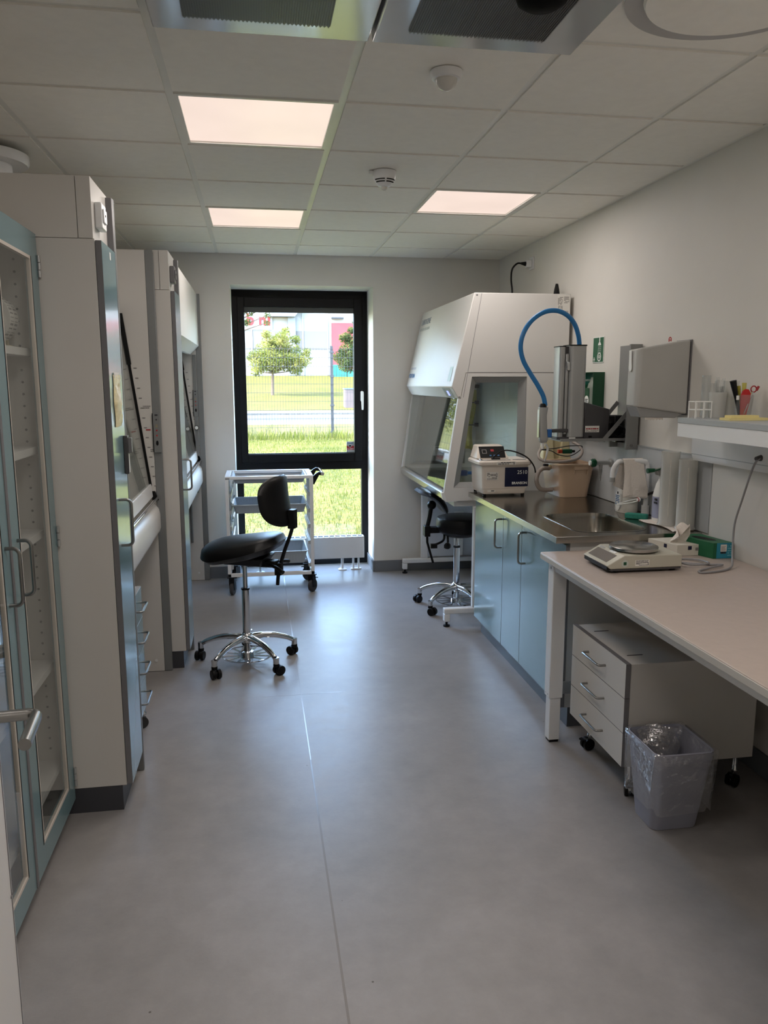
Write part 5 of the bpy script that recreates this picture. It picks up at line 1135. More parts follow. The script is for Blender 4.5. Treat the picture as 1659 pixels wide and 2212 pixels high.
m.tube([(1.945, 2.775, 1.303), (1.928, 2.765, 1.302), (1.915, 2.77, 1.285), (1.918, 2.80, 1.235), (1.925, 2.85, 1.13), (1.922, 2.885, 1.02), (1.905, 2.86, .91), (1.875, 2.81, .872), (1.835, 2.775, z_), (1.77, 2.745, z_), (1.70, 2.735, z_), (1.705, 2.765, z_), (1.78, 2.80, z_+.003), (1.845, 2.83, z_+.004), (1.80, 2.86, z_), (1.72, 2.90, z_), (1.69, 2.95, z_), (1.75, 2.97, z_), (1.80, 2.92, z_+.005), (1.79, 2.84, z_+.009), (1.72, 2.84, z_+.006), (1.672, 2.88, z_+.012), (1.647, 2.90, .889)], .0042, 10, smooth=8); obj('cable', m, 'cable', t)
m = MB(); m.cyl((1.9438, 2.775, 1.303), (1.915, 2.768, 1.301), .013, .008); obj('plug', m, 'dark', t)

# mobile drawers below the bench
t = thing('mobile_pedestal', 'white three-drawer pedestal on chrome castors under the bench', 'drawers', (1.6, 2.85, 0))
MX0, MX1, MY0, MY1, MZ0, MZ1 = 1.356, 1.885, 2.606, 3.10, .145, .556
obj('body', MB().box(MX0, MX1, MY0, MY1, MZ0, MZ1), 'white', t, bev=.0015)
m = MB()
for y in (2.70, 3.0): m.prism(rrect(1.385, 1.45, y-.004, y+.004, .003), 'z', MZ1-.0002, MZ1+.0006)
obj('slot', m, 'ink', t)
dz = (MZ1-MZ0)/3
for k in range(3):
    z1_ = MZ1+.002-k*dz; d = obj('drawer', MB().box(MX0-.021, MX0-.001, MY0-.002, MY1+.002, z1_-dz+.003, z1_), 'white', t)
    obj('edge_band', MB().box(MX0-.0208, MX0-.0012, MY0-.0032, MY0-.002, z1_-dz+.003, z1_), 'edge', d); obj('top_band', MB().box(MX0-.0208, MX0-.0012, MY0-.002, MY1+.002, z1_, z1_+.0008), 'edge', d)
    obj('handle', dhandle(MB(), (MX0-.021, 2.775, z1_-dz*.48), (MX0-.021, 2.935, z1_-dz*.48), (-1, 0, 0), .03, .005, .012), 'handle', d)
for x, y, rz in ((1.40, 2.655, 1.2), (1.40, 3.05, .2), (1.84, 2.655, .5), (1.84, 3.05, 1.0)):
    mw, my = MB(), MB(); caster(mw, my, x, y, MZ0-.002, .026, rz); c = obj('caster', my, 'chrome', t); obj('wheel', mw, 'black', c)
    m = MB(); ca, sa = math.cos(rz), math.sin(rz); p = [(-.036, -.012), (-.02, -.016), (-.02, .016), (-.036, .012)]; m.loft([[(x+a*ca-b*sa, y+a*sa+b*ca, z) for a, b in p] for z in (.046, .052)]); obj('brake_tab', m, 'black', c)

# waste bin with a clear liner
t = thing('waste_bin', 'grey plastic waste bin with a clear liner, beside the white pedestal', 'bin', (1.455, 2.47, 0))
def bn(f, z, th=0., r=.03): return [(x, y, z) for x, y in rrect(1.366-.032*f+th, 1.543+.018*f-th, 2.405-.062*f+th, 2.555+.028*f-th, r, 6)]
m = MB(); m.loft([bn(0, .001), bn(.04, .006), bn(.8, .262), bn(.86, .266), bn(.97, .308), bn(1.0, .318), bn(.97, .321, .003), bn(.8, .262, .006), bn(.08, .01, .006), bn(.04, .008, .006)]); obj('bucket', m, 'binp', t, angle=50)
m = MB(); random.seed(21); rings = []; n = len(bn(0, 0))
prof = [(.98, .305, -.0065), (1.0, .3235, -.005), (1.06, .3255, 0), (1.14, .318, .0), (1.12, .27, 0), (1.02, .20, 0), (.92, .14, 0), (.86, .10, 0)]
for k, (f, z, th) in enumerate([(.75, .18, .018), (.85, .24, .014)]+prof):
    base_ = bn(f, z, -0.004 if k > 2 else max(th, .010), .032); rings.append([(x+random.uniform(-.002, .003)*(1 if k > 3 else .3)+(.004*math.sin(i*1.9+k) if k > 3 else 0), y+(.004*math.cos(i*2.3+k*1.3) if k > 3 else 0), zz+(.016*math.sin(i*.9)*(k > 8))+.003*math.sin(i*1.3+k)*(k > 2)) for i, (x, y, zz) in enumerate(base_)])
m.loft(rings, True, False, False); obj('liner', m, 'film', t, angle=60)
m = MB(); rows = []
for j in range(8):
    v = j/7; rows.append([(1.36+.16*u+.01*math.sin(8*v+3*u), 2.545-.05*v+.02*math.sin(6*u+2*v), .322+.016*math.sin(PI*u)*(1-v)-.10*v) for u in [i/11 for i in range(12)]])
m.loft(rows+[[(x, y+.0012, z-.0006) for x, y, z in r] for r in rows[::-1]], True, False, False); obj('liner_fold', m, 'film', t, angle=60)
# ================================================================== STOOLS
def star_base(t, a0, legr, ring, ztop_outer, ztop_inner):
    """chrome five-star base, gas column and foot plate, local coordinates"""
    m = MB(); m.lathe([(.026, .118), (.034, .125), (.034, .165), (.026, .178), (.0225, .18), (.0225, ztop_outer)], (0, 0, 0), 28); hub = obj('column', m, 'chrome', t, local=True)
    m = MB(); m.lathe([(.0245, ztop_outer-.004), (.0245, ztop_outer+.006), (.015, ztop_outer+.008)], (0, 0, 0), 24); obj('collar', m, 'black', hub, local=True)
    m = MB(); m.cyl((0, 0, ztop_outer), (0, 0, ztop_inner), .0135, n=20); obj('gas_lift', m, 'chrome', hub, local=True)
    for k in range(5):
        a = a0+k*2*PI/5; c, s = math.cos(a), math.sin(a)
        pts = cat([Vector((c*r, s*r, z)) for r, z in ((.018, .150), (.08, .152), (.16, .142), (.235, .118), (legr-.012, .098))], 6)
        rs = [.021-.008*i/(len(pts)-1) for i in range(len(pts))]
        m = MB(); m.tube(pts, rs, 14); m.cyl((c*legr, s*legr, .102), (c*legr, s*legr, .068), .0165, n=18); l = obj('leg', m, 'chrome', t, local=True)
        w_ = a+1.1+.5*(k % 3); cw, sw = math.cos(w_), math.sin(w_)
        def T(u, v, z): return (c*legr+u*cw-v*sw, s*legr+u*sw+v*cw, z)
        m = MB(); m.lathe([(.017, 0), (.017, .02), (.012, .024)], (c*legr, s*legr, .048), 16)
        for e in (-1, 1): m.cyl(T(.018, e*.006, .0275), T(.018, e*.026, .0275), .027, n=24)
        m.cyl(T(.018, -.006, .0275), T(.018, .006, .0275), .018, n=16)
        cs_ = obj('caster', m, 'black', l, bev=.003, local=True)
    if ring:
        m = MB(); n = 60
        for r_o, r_i, z in ((.148, .138, .045),):
            m.loft([[(r*math.cos(2*PI*i/n), r*math.sin(2*PI*i/n), zz) for i in range(n)] for r, zz in ((r_o, z), (r_o, z+.004), (r_i, z+.005), (r_i, z), (r_o, z))], True, False, False)
        for k in range(12):
            a = 2*PI*k/12; c, s = math.cos(a), math.sin(a); m.hexa([(c*.03-s*.012, s*.03+c*.012, .044), (c*.03+s*.012, s*.03-c*.012, .044), (c*.142+s*.006, s*.142-c*.006, .0455), (c*.142-s*.006, s*.142+c*.006, .0455)], [(c*.03-s*.012, s*.03+c*.012, .048), (c*.03+s*.012, s*.03-c*.012, .048), (c*.142+s*.006, s*.142-c*.006, .049), (c*.142-s*.006, s*.142+c*.006, .049)])
        m.lathe([(.022, .02), (.036, .024), (.036, .066), (.022, .07), (.014, .12)], (0, 0, 0), 24); obj('foot_plate', m, 'chrome', t, local=True)
def pad_grid(fn, nu, nv, th):
    """closed cushion: fn(u,v)->(point, normal, thickness factor)"""
    top, bot = [], []
    for j in range(nv+1):
        for i in range(nu+1):
            p, n, k = fn(i/nu*2-1, j/nv*2-1); top.append(p+n*(th*.5*k)); bot.append(p-n*(th*.5*k))
    m = MB(); fs = []; w_ = nu+1; N = len(top)
    for j in range(nv):
        for i in range(nu):
            a, b, c, d = j*w_+i, j*w_+i+1, (j+1)*w_+i+1, (j+1)*w_+i; fs += [(a, b, c, d), (N+a, N+d, N+c, N+b)]
    edge = [i for i in range(w_)]+[j*w_+nu for j in range(1, nv+1)]+[nv*w_+i for i in range(nu-1, -1, -1)]+[j*w_ for j in range(nv-1, 0, -1)]
    for i in range(len(edge)): a, b = edge[i], edge[(i+1) % len(edge)]; fs.append((a, N+a, N+b, b))
    m._add(top+bot, fs); return m
def sq(u, v):           # square -> superellipse disc
    l = max(abs(u), abs(v)); r = (abs(u)**3.2+abs(v)**3.2)**(1/3.2)
    return (u*l/r, v*l/r, l) if r > 1e-6 else (0, 0, 0)

# ------------------------------------------------------------------ saddle stool (front = local +x)
t = thing('saddle_stool', 'black saddle-seat stool with a small backrest and chrome star base, mid-floor', 'stool', (-.088, 4.40, 0), math.radians(158))
R0 = math.radians(158)
star_base(t, math.radians(-128)-R0, .285, True, .437, .60)
def saddle(u, v):
    x, y, l = sq(u, v); X = .232*x+.005; Y = .19*y*(1-.12*max(0, x))
    z = .744-.024*x-.022*x*x+.038*(-x)**2*(x < 0)-.054*(abs(y)**2.2)*(.35+.65*max(0, min(1, (x+.6)/1.2)))
    k = max(0, 1-l**4.5)**.5
    dzx = -.030/.23; n = Vector((.13+.2*x, .45*y, 1)).normalized()
    return Vector((X, Y, z-.056)), n, k
m = pad_grid(saddle, 26, 26, .118); obj('seat', m, 'leather', t, angle=80, local=True)
m = MB(); m.hexa([(-.12, -.07, .585), (.10, -.06, .585), (.10, .06, .585), (-.12, .07, .585)], [(-.15, -.11, .635), (.14, -.10, .635), (.14, .10, .635), (-.15, .11, .635)]); m.box(-.20, -.06, -.035, .035, .575, .612); obj('mechanism', m, 'black', t, bev=.008, local=True)
def back(u, v):
    x, y, l = sq(u, v); s = .165*x; z = .955+.140*y
    X = -.240+.9*s*s/.165*.55+.02*y-.045*y*y*.3; k = max(0, 1-l**8)**.5
    return Vector((X, s, z)), Vector((1, -1.0*x, 0)).normalized(), k
m = pad_grid(back, 20, 20, .046); obj('backrest', m, 'leather', t, angle=80, local=True)
m = MB(); m.tube([(-.195, 0, .47), (-.205, 0, .55), (-.238, 0, .66), (-.283, 0, .78), (-.300, 0, .86)], .011, 10, smooth=5); m.box(-.225, -.185, -.02, .02, .53, .60)
m.loft([[(-.292+a, b, z) for a, b in ((-.02, -.025), (.02, -.03), (.02, .03), (-.02, .025))] for z in (.80, .84, .905)]); obj('backrest_bar', m, 'black', t, bev=.004, local=True)
m = MB(); m.tube([(-.15, -.02, .59), (-.19, -.10, .585), (-.20, -.17, .57)], [.008, .01, .012], 10, smooth=5); m.tube([(-.15, .02, .59), (-.22, .08, .59), (-.27, .11, .572)], [.008, .01, .012], 10, smooth=5); obj('lever', m, 'black', t, local=True)

# ------------------------------------------------------------------ round stool by the safety cabinet
t = thing('round_stool', 'black round-seat stool with a tilted backrest, in front of the safety cabinet', 'stool', (1.383, 5.302, 0))
star_base(t, math.radians(145), .285, True, .440, .53)
m = MB(); m.lathe([(.10, .545), (.165, .548), (.176, .556), (.182, .57), (.182, .635), (.174, .652), (.15, .66), (.001, .664)], (.035, 0, 0), 48); obj('seat', m, 'leather', t, local=True)
m = MB(); m.lathe([(.05, .512), (.10, .52), (.14, .545)], (.02, 0, 0), 24); m.box(-.225, -.08, -.03, .03, .548, .59); m.box(-.24, -.20, -.035, .035, .525, .60); obj('mechanism', m, 'black', t, bev=.004, local=True)
def back2(u, v):
    x, y, l = sq(u, v); a = y*1.0                                  # arc in the x-z plane
    c0 = Vector((-.265, 0, .665)); r = .178; th = math.radians(52)-a*math.radians(46)
    p = c0+Vector((r*math.cos(th), .165*x, r*math.sin(th))); k = max(0, 1-l**8)**.5
    return p+Vector((-.03*x*x, 0, .0)), Vector((math.cos(th), 0, math.sin(th))), k
m = pad_grid(back2, 20, 20, .036); obj('backrest', m, 'leather', t, angle=80, local=True)
m = MB(); m.sphere((-.185, 0, .745), .032, 18, 10); m.tube([(-.188, 0, .735), (-.200, 0, .66), (-.218, 0, .58)], .015, 12); m.tube([(-.218, 0, .60), (-.215, 0, .48), (-.172, 0, .33)], .0085, 10); obj('backrest_bar', m, 'black', t, local=True)
m = MB(); m.tube([(-.10, -.03, .548), (-.115, -.06, .50), (-.19, -.09, .475)], .008, 10, smooth=5); m.box(-.21, -.165, -.10, -.075, .455, .485); m.tube([(-.08, -.05, .545), (-.085, -.08, .49)], .008, 10); m.lathe([(.012, 0), (.024, .008), (.024, .03), (.012, .042)], (-.09, -.085, .445), 6); obj('lever', m, 'black', t, local=True)

# ================================================================== tray trolley
TX0, TX1, TY0, TY1, TT = -.243, .409, 5.85, 6.30, .907
t = thing('tray_trolley', 'white steel tray trolley on black castors in front of the window', 'trolley', ((TX0+TX1)/2, 6.08, 0))
p_ = .026
for x in (TX0, TX1-p_):
    for y in (TY0, TY1-p_): obj('post', MB().box(x, x+p_, y, y+p_, .145, TT-.022), 'whitem', t, bev=.002)
m = MB(); m.box(TX0, TX1, TY0, TY0+.04, TT-.022, TT); m.box(TX0, TX1, TY1-.04, TY1, TT-.022, TT); m.box(TX0, TX0+.04, TY0+.04, TY1-.04, TT-.022, TT); m.box(TX1-.04, TX1, TY0+.04, TY1-.04, TT-.022, TT); obj('top_frame', m, 'whitem', t, bev=.002)
m = MB(); m.box(TX0, TX1, TY0, TY0+p_, .145, .171); m.box(TX0, TX1, TY1-p_, TY1, .145, .171); m.box(TX0, TX0+p_, TY0+p_, TY1-p_, .145, .171); m.box(TX1-p_, TX1, TY0+p_, TY1-p_, .145, .171); obj('bottom_frame', m, 'whitem', t, bev=.002)
for z in (.80, .675, .555, .43, .255):
    for s, x in ((1, TX0+p_), (-1, TX1-p_)):
        m = MB(); m.prism([(x, z-.05), (x+s*.018, z-.05), (x+s*.018, z-.022), (x+s*.004, z-.022), (x+s*.004, z-.018), (x, z-.018)], 'y', TY0+.004, TY1-.004); r_ = obj('runner', m, 'lightgrey', t)
        if z > .3:
            m = MB(); m.hexa([(x+s*.003, TY0+.002, z-.02), (x+s*.016, TY0+.002, z-.02), (x+s*.016, TY1-.002, z-.02), (x+s*.003, TY1-.002, z-.02)], [(x+s*.022, TY0+.002, z+.036), (x+s*.034, TY0+.002, z+.03), (x+s*.034, TY1-.002, z+.03), (x+s*.022, TY1-.002, z+.036)]); obj('guide', m, 'acryl', r_)
m = MB(); m.prism([(TX1+.001, .83), (TX1+.012, .83), (TX1+.05, .90), (TX1+.085, .895), (TX1+.09, .915), (TX1+.05, .925), (TX1+.03, .915), (TX1+.001, .89)], 'y', TY0+.06, TY0+.085); m.prism([(TX1+.001, .83), (TX1+.012, .83), (TX1+.05, .90), (TX1+.085, .895), (TX1+.09, .915), (TX1+.05, .925), (TX1+.03, .915), (TX1+.001, .89)], 'y', TY1-.085, TY1-.06); h_ = obj('handle_bracket', m, 'black', t)
m = MB(); m.cyl((TX1+.075, TY0+.05, .91), (TX1+.075, TY1-.05, .91), .0125, n=20); obj('push_bar', m, 'chrome', h_)
for x, y, rz in ((TX0+.03, TY0+.03, 1.3), (TX1-.02, TY0+.03, .9), (TX0+.03, TY1-.05, 1.5), (TX1-.03, TY1-.05, 2.2)):
    ca, sa = math.cos(rz), math.sin(rz)
    def T(a, b, z): return (x+a*ca-b*sa, y+a*sa+b*ca, z)
    m = MB(); m.box(x-.035, x+.035, y-.03, y+.03, .138, .1445)
    m.loft([[T(a, b, z) for a, b in ((-.022, -.02), (.022, -.02), (.022, .02), (-.022, .02))] for z in (.104, .138)])
    for s in (-1, 1): m.hexa([T(-.012, s*.016, .04), T(.03, s*.016, .04), T(.03, s*.021, .04), T(-.012, s*.021, .04)], [T(-.022, s*.016, .115), T(.022, s*.016, .115), T(.022, s*.021, .115), T(-.022, s*.021, .115)])
    m.hexa([T(.03, -.015, .105), T(.062, -.015, .098), T(.062, .015, .098), T(.03, .015, .105)], [T(.03, -.015, .111), T(.062, -.015, .104), T(.062, .015, .104), T(.03, .015, .111)])
    c = obj('caster', m, 'black', t); m = MB(); m.lathe([(.045, -.013), (.05, -.009), (.05, .009), (.045, .013), (.012, .0135), (.012, -.0135), (.045, -.013)], (0, 0, 0), 28, 'y', cap=False)
    m.v = [tuple(Vector(T(p[0]+.008, p[1], p[2]+.0503))) for p in m.v]; obj('wheel', m, 'rubber', c)
obj('name_plate', MB().box(TX0+.004, TX0+.035, TY0-.0008, TY0, TT-.018, TT-.010), 'inkgrey', t)
def tray(z, h, label):
    t = thing('plastic_tray', label, 'tray', ((TX0+TX1)/2, 6.08, z), group='grey plastic trays in the trolley')
    x0, x1, y0, y1 = TX0+.05, TX1-.05, TY0+.012, TY1-.012
    def q(i, zz, r=.02): return [(x, y, zz) for x, y in rrect(x0+i, x1-i, y0+i, y1-i, r, 4)]
    m = MB(); m.loft([q(.022, z), q(.003, z+h-.006), q(-.005, z+h-.006), q(-.005, z+h), q(.006, z+h), q(.025, z+.003)])
    for k in range(22):
        x = x0+.03+(x1-x0-.06)*k/21
        m.box(x-.0015, x+.0015, y1-.016, y1-.008, z+.02, z+h-.008); m.box(x-.0015, x+.0015, y0+.008, y0+.016, z+.02, z+h-.008)
    obj('shell', m, P('tray_grey', (170, 178, 184), .4), t, smooth=False)
tray(.882-.03, .052, 'shallow grey tray in the top frame of the trolley')
tray(.625, .068, 'grey tray on the middle runners of the trolley')
tray(.232, .098, 'deep grey tray on the lowest runners of the trolley')

# ================================================================== radiator in the window niche
t = thing('radiator', 'low white radiator on feet below the window', 'radiator', (.4, 6.56, 0))
RXA, RXB, RY0, RY1, RZ0, RZ1 = -.10, .882, 6.50, 6.60, .112, .296
m = MB(); m.box(RXA, RXB, RY0, RY0+.012, RZ0, RZ1-.004); m.box(RXA, RXB, RY1-.012, RY1, RZ0, RZ1-.004); m.box(RXA, RXA+.012, RY0+.012, RY1-.012, RZ0, RZ1-.004); m.box(RXB-.012, RXB, RY0+.012, RY1-.012, RZ0, RZ1-.004); m.box(RXA+.02, RXB-.02, RY0+.04, RY1-.04, RZ0, RZ1-.05); obj('casing', m, 'whitem', t, bev=.003)
m = MB(); n = 20
for k in range(n+1): x = RXA+(RXB-RXA-.008)*k/n; m.box(x, x+.008, RY0, RY1, RZ1-.004, RZ1)
m.box(RXA, RXB, RY0, RY0+.010, RZ1-.004, RZ1); m.box(RXA, RXB, RY1-.012, RY1, RZ1-.004, RZ1); obj('top_grille', m, 'whitem', t, smooth=False)
m = MB(); m.box(RXA+.01, RXB-.01, RY0+.013, RY1-.013, RZ1-.012, RZ1-.0085); obj('fin', m, P('radiator_fin', (150, 165, 178), .4), t)
m = MB(); m.cyl((.697, 6.55, .014), (.697, 6.55, RZ0), .012); m.lathe([(.038, 0.0005), (.038, .008), (.03, .013), (.012, .016)], (.697, 6.55, 0), 28); obj('foot', m, 'whitem', t)
m = MB(); m.cyl((-.0, 6.55, .014), (-.0, 6.55, RZ0), .012); m.lathe([(.038, 0.0005), (.038, .008), (.03, .013), (.012, .016)], (0, 6.55, 0), 28); obj('foot', m, 'whitem', t)
m = MB()
for x in (.792, .838): m.cyl((x, 6.55, .01), (x, 6.55, RZ0), .009)
m.prism(rrect(.768, .862, 6.53, 6.57, .018), 'z', .0005, .012); obj('pipe', m, 'whitem', t)
# ================================================================== OUTSIDE THE WINDOW
def gz(y):
    if y < 12: return -.05+.35*max(0, (y-7)/5)
    if y < 36: return .3
    return .3+(y-36)/34*1.82
def strip(name, mat, y0, y1, n, x0=-45, x1=45, dz=0.):
    m = MB(); ys = [y0+(y1-y0)*i/n for i in range(n+1)]
    m.loft([[(x0, y, gz(y)+dz), (x1, y, gz(y)+dz), (x1, y, gz(y)+dz-.3), (x0, y, gz(y)+dz-.3)] for y in ys]); return struct(name, m, mat, smooth=False)
strip('lawn', 'lawn', 6.87, 24.4, 14)
strip('road', 'asphalt', 24.4, 32.0, 2, dz=-.02)
strip('kerb', 'stones', 32.0, 33.1, 1, dz=.05)
strip('pavement', 'pave', 33.1, 35.4, 2, dz=.02)
strip('far_lawn', 'lawn_far', 35.4, 95, 10)

def blades(name, n, xr, yr, hr, mat, label, cat_, seed, wf=.25):
    rnd = random.Random(seed); m = MB(); vs = []; fs = []
    for i in range(n):
        x, y = rnd.uniform(*xr), rnd.uniform(*yr); h = rnd.uniform(*hr); a = rnd.uniform(0, 2*PI); w_ = h*wf*.12; dx, dy = math.cos(a)*w_, math.sin(a)*w_; b = rnd.uniform(0, 2*PI); lx, ly = math.cos(b)*h*.35, math.sin(b)*h*.35; z = gz(y); o = len(vs)
        vs += [(x-dx, y-dy, z), (x+dx, y+dy, z), (x+lx*.4+dx*.7, y+ly*.4+dy*.7, z+h*.6), (x+lx*.4-dx*.7, y+ly*.4-dy*.7, z+h*.6), (x+lx, y+ly, z+h)]; fs += [(o, o+1, o+2, o+3), (o+3, o+2, o+4)]
    m._add(vs, fs); o = obj(name, m, mat, smooth=False); return tag(o, label, cat_, kind='stuff')
blades('short_grass', 48000, (-2.5, 4.2), (7.1, 17.5), (.025, .055), 'blade', 'short sunlit grass on the lawn between the window and the fence', 'grass', 1, .6)
blades('tall_grass', 2600, (-4, 7), (17.6, 18.53), (.05, .22), 'blade', 'taller green grass growing along the foot of the wire fence', 'grass', 2, .5)
blades('dry_grass', 700, (-3, 2.0), (18.65, 20.4), (.10, .30), 'blade_pale', 'pale flowering weeds along the foot of the wire fence', 'weeds', 3, .5)

# wire fence
FYD, FZ0, FZ1 = 18.57, .32, 2.36
t = thing('wire_fence', 'grey welded wire fence with posts across the lawn outside the window', 'fence', (1.78, FYD, .3))
for px in (-8.22, -5.72, -3.22, -.72, 1.78, 4.28):
    m = MB(); m.box(px-.028, px+.028, FYD+.012, FYD+.062, gz(FYD)-.1, FZ1+.04); p_o = obj('post', m, 'fence', t)
    m = MB(); m.box(px-.034, px+.034, FYD+.008, FYD+.068, FZ1+.04, FZ1+.06)
    for z in (.42, 1.05, 1.72, 2.28): m.box(px-.05, px+.05, FYD-.012, FYD+.012, z-.02, z+.02)
    obj('clamp', m, 'fence', p_o)
    if px < 4:
        m = MB(); n = 38
        for i in range(n): x = px+2.5*(i+.5)/n; m.box(x-.0027, x+.0027, FYD-.0027, FYD+.0027, FZ0, FZ1+.03)
        for k in range(11):
            z = FZ0+.02+(FZ1-FZ0-.03)*k/10
            m.box(px, px+2.5, FYD-.0075, FYD-.0028, z-.0035, z+.0035); m.box(px, px+2.5, FYD+.0028, FYD+.0075, z-.0035, z+.0035)
        obj('mesh_panel', m, 'fence', t, smooth=False)

# trees: trunk with branches and a crown of single leaves
def tree(x, y, z0, h_fork, blobs, nleaf, ls, mat, label, tr=.10, seed=1, lean=.0):
    rnd = random.Random(seed); t = thing('tree', label, 'tree', (x, y, z0))
    f = Vector((x+lean, y, z0+h_fork)); m = MB(); m.tube([(x, y, z0-.15), (x+lean*.4, y, z0+h_fork*.5), tuple(f)], [tr*1.15, tr, tr*.8], 12)
    for bx, by, bz, r in blobs:
        e = Vector((bx, by, bz)); mid = f.lerp(e, .5)+Vector((0, 0, -.05)); m.tube([f-Vector((0, 0, .05)), mid, e], [tr*.55, tr*.3, tr*.08], 7)
    obj('trunk', m, 'bark', t)
    vs, fs = [], []; tot = sum(b[3]**2 for b in blobs)
    for bx, by, bz, r in blobs:
        k = int(nleaf*r*r/tot)
        for i in range(k):
            d = Vector((rnd.gauss(0, 1), rnd.gauss(0, 1), rnd.gauss(0, 1))).normalized()*r*(rnd.random()**.5); c = Vector((bx, by, bz))+Vector((d.x, d.y, d.z*.8))
            u = Vector((rnd.gauss(0, 1), rnd.gauss(0, 1), rnd.gauss(0, .7))).normalized(); v = u.orthogonal().normalized(); v = (v*math.cos(q_ := rnd.uniform(0, 6.28))+u.cross(v)*math.sin(q_)); s = ls*rnd.uniform(.6, 1.25); o = len(vs)
            vs += [c-u*s, c-u*s*.2+v*s*.42, c+u*s, c-u*s*.2-v*s*.42]; fs.append((o, o+1, o+2, o+3))
    m = MB(); m._add(vs, fs); obj('foliage', m, mat, t, smooth=False); return t
TYD = 46.0; zt = gz(TYD)
random.seed(4)
bl = []
for (dx, dz, r) in ((-.75, 2.55, .62), (-.1, 2.65, .7), (.6, 2.75, .72), (1.15, 2.6, .6), (1.65, 2.75, .5), (-.45, 3.15, .66), (.3, 3.35, .72), (.95, 3.25, .62), (-.1, 3.75, .5), (.55, 3.95, .48), (.75, 4.4, .26), (-.35, 4.2, .28), (1.25, 3.9, .3), (1.9, 3.2, .28), (-1.15, 2.95, .35), (-.9, 2.15, .35), (1.3, 2.2, .38)): bl.append((1.05+dx, TYD+random.uniform(-.7, .7), dz+.05, r*1.14))
tree(.95, TYD, zt-.25, 1.55, bl, 11500, .075, 'leaf', 'small round yellow-green tree on the far lawn, left of the fence post', .085, 3, .06)
tree(-3.0, 27.5, .3, 2.2, [(-2.6, 27.5, 3.6, 1.2), (-1.5, 27.3, 3.95, .75), (-.75, 27.2, 4.0, .5), (-.22, 27.2, 4.0, .34), (-.24, 27.2, 3.55, .17), (.05, 27.2, 4.03, .2), (.30, 27.2, 4.0, .2), (.44, 27.2, 3.78, .13), (.44, 27.2, 3.55, .12), (-3.6, 27.8, 4.2, 1.3), (-4.4, 27.4, 3.4, 1.0)], 15000, .055, 'leaf_d', 'tree whose leafy branch hangs into the top left corner of the window', .14, 5)
tree(7.6, 52, gz(52), 1.5, [(6.4, 52, 3.5, 1.0), (7.3, 52, 4.0, 1.2), (8.4, 52, 3.6, 1.1), (5.65, 52.2, 3.2, .6), (6.0, 51.7, 2.7, .7), (7.2, 51.8, 2.8, .9), (5.9, 52, 4.4, .45), (6.3, 52, 4.9, .3), (6.6, 52, 5.4, .25), (6.9, 52.2, 5.0, .4)], 14000, .09, 'leaf_d', 'leafy tree at the right edge of the window in front of the red wall', .1, 8)
for i, (x, y, s) in enumerate(((-6.6, 22.5, 1.0), (-10.8, 23.5, 1.1), (-4.6, 30, 1.1))):
    tree(x, y, .3, 1.2*s, [(x+dx*s, y+dy*s, .3+dz*s, r*s) for dx, dy, dz, r in ((0, 0, 2.2, 1.1), (-.9, .2, 2.5, 1.0), (.9, -.2, 2.4, 1.0), (0, .3, 3.3, 1.0), (-.6, -.2, 1.4, .8), (.7, .2, 1.3, .8))], 5000, .10, 'leaf', ['bushy tree beside the fence, left of the window view', 'bushy tree furthest left beyond the fence', 'bushy tree beyond the road, left of the window view'][i], .1, 20+i)

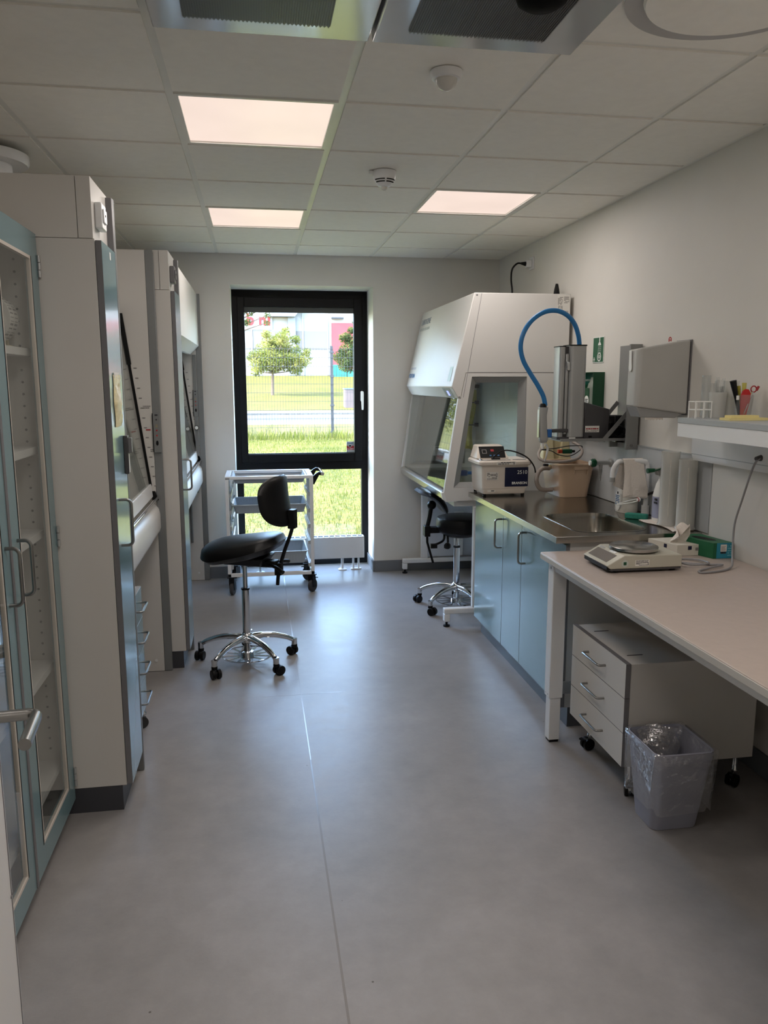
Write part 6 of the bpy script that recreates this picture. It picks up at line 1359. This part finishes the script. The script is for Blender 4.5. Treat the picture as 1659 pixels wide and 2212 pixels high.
# white commercial building on the slope
t = thing('commercial_building', 'white commercial building with red lettering on the slope beyond the lawn', 'building', (3, 74, gz(70)))
B0 = 70.0; zb = gz(B0)
obj('wall', MB().box(-32, 40, B0, B0+14, zb-1.5, 13), 'render', t)
obj('grey_band', MB().box(-32, 6.35, B0-.05, B0, 4.37, 5.94), 'band', t)
m = MB()
for x in (-.19, 4.21, 6.36, -5.2, -10): m.box(x-.06, x+.06, B0-.10, B0-.05, zb, 9)
obj('downpipe', m, 'render', t)
obj('sign_backing', MB().box(-4.4, 1.6, B0-.12, B0-.05, 6.02, 7.9), P('sign_backing', (150, 156, 166), .6), t)
obj('pillar', MB().box(2.92, 3.57, B0-.35, B0-.05, zb, 7.7), 'bpanel', t)
m = MB(); m.prism([(1.2, 7.1), (3.5, 7.1), (4.6, 8.4), (1.2, 8.4)], 'y', B0-.9, B0-.1); obj('canopy', m, 'bpanel', t)
obj('red_wall', MB().box(6.70, 13, B0-.3, B0-.05, 2.2, 6.64), 'redwall', t)
obj('roof_unit', MB().box(6.70, 7.75, B0-.5, B0-.05, 6.98, 7.12), 'fence', t)
m = textmb('b', (-.62, B0-.19, 6.42), (1, 0, 0), (0, 0, 1), 1.36, .07, bold=.045); m2 = textmb('n', (.42, B0-.19, 6.42), (1, 0, 0), (0, 0, 1), 1.36, .07, bold=.045); m._add(m2.v, m2.f); m2 = textmb('i', (1.16, B0-.19, 6.42), (1, 0, 0), (0, 0, 1), 1.36, .07, bold=.045); m._add(m2.v, m2.f); obj('lettering', m, 'signred', t, smooth=False)
t = thing('waste_container', 'brownish box-shaped waste container with a blue-grey lid at the right on the far lawn', 'container', (4.4, 37, .3))
m = MB(); m.box(4.16, 5.0, 37, 37.8, gz(37)-.05, 1.24); obj('body', m, 'cabgrey', t); obj('lid', MB().box(4.13, 5.03, 36.97, 37.83, 1.24, 1.29), 'bluelid', t)
t = thing('green_crates', 'turquoise crate stacked against the red wall beyond the lawn', 'crate', (6.9, 68, 2))
m = MB()
for k in range(6): m.box(6.64+k*.22, 6.66+k*.22, 67.95, 68, 2.05, 3.0)
m.box(6.62, 7.8, 68, 68.9, 2.0, 3.02); obj('crate', m, 'tealcrate', t)
t = thing('green_crates', 'lower turquoise crate at the right edge beyond the lawn', 'crate', (8.2, 68, 2)); m = MB(); m.box(7.86, 9.2, 67.9, 68.9, 2.0, 2.62); obj('crate', m, 'tealcrate', t)
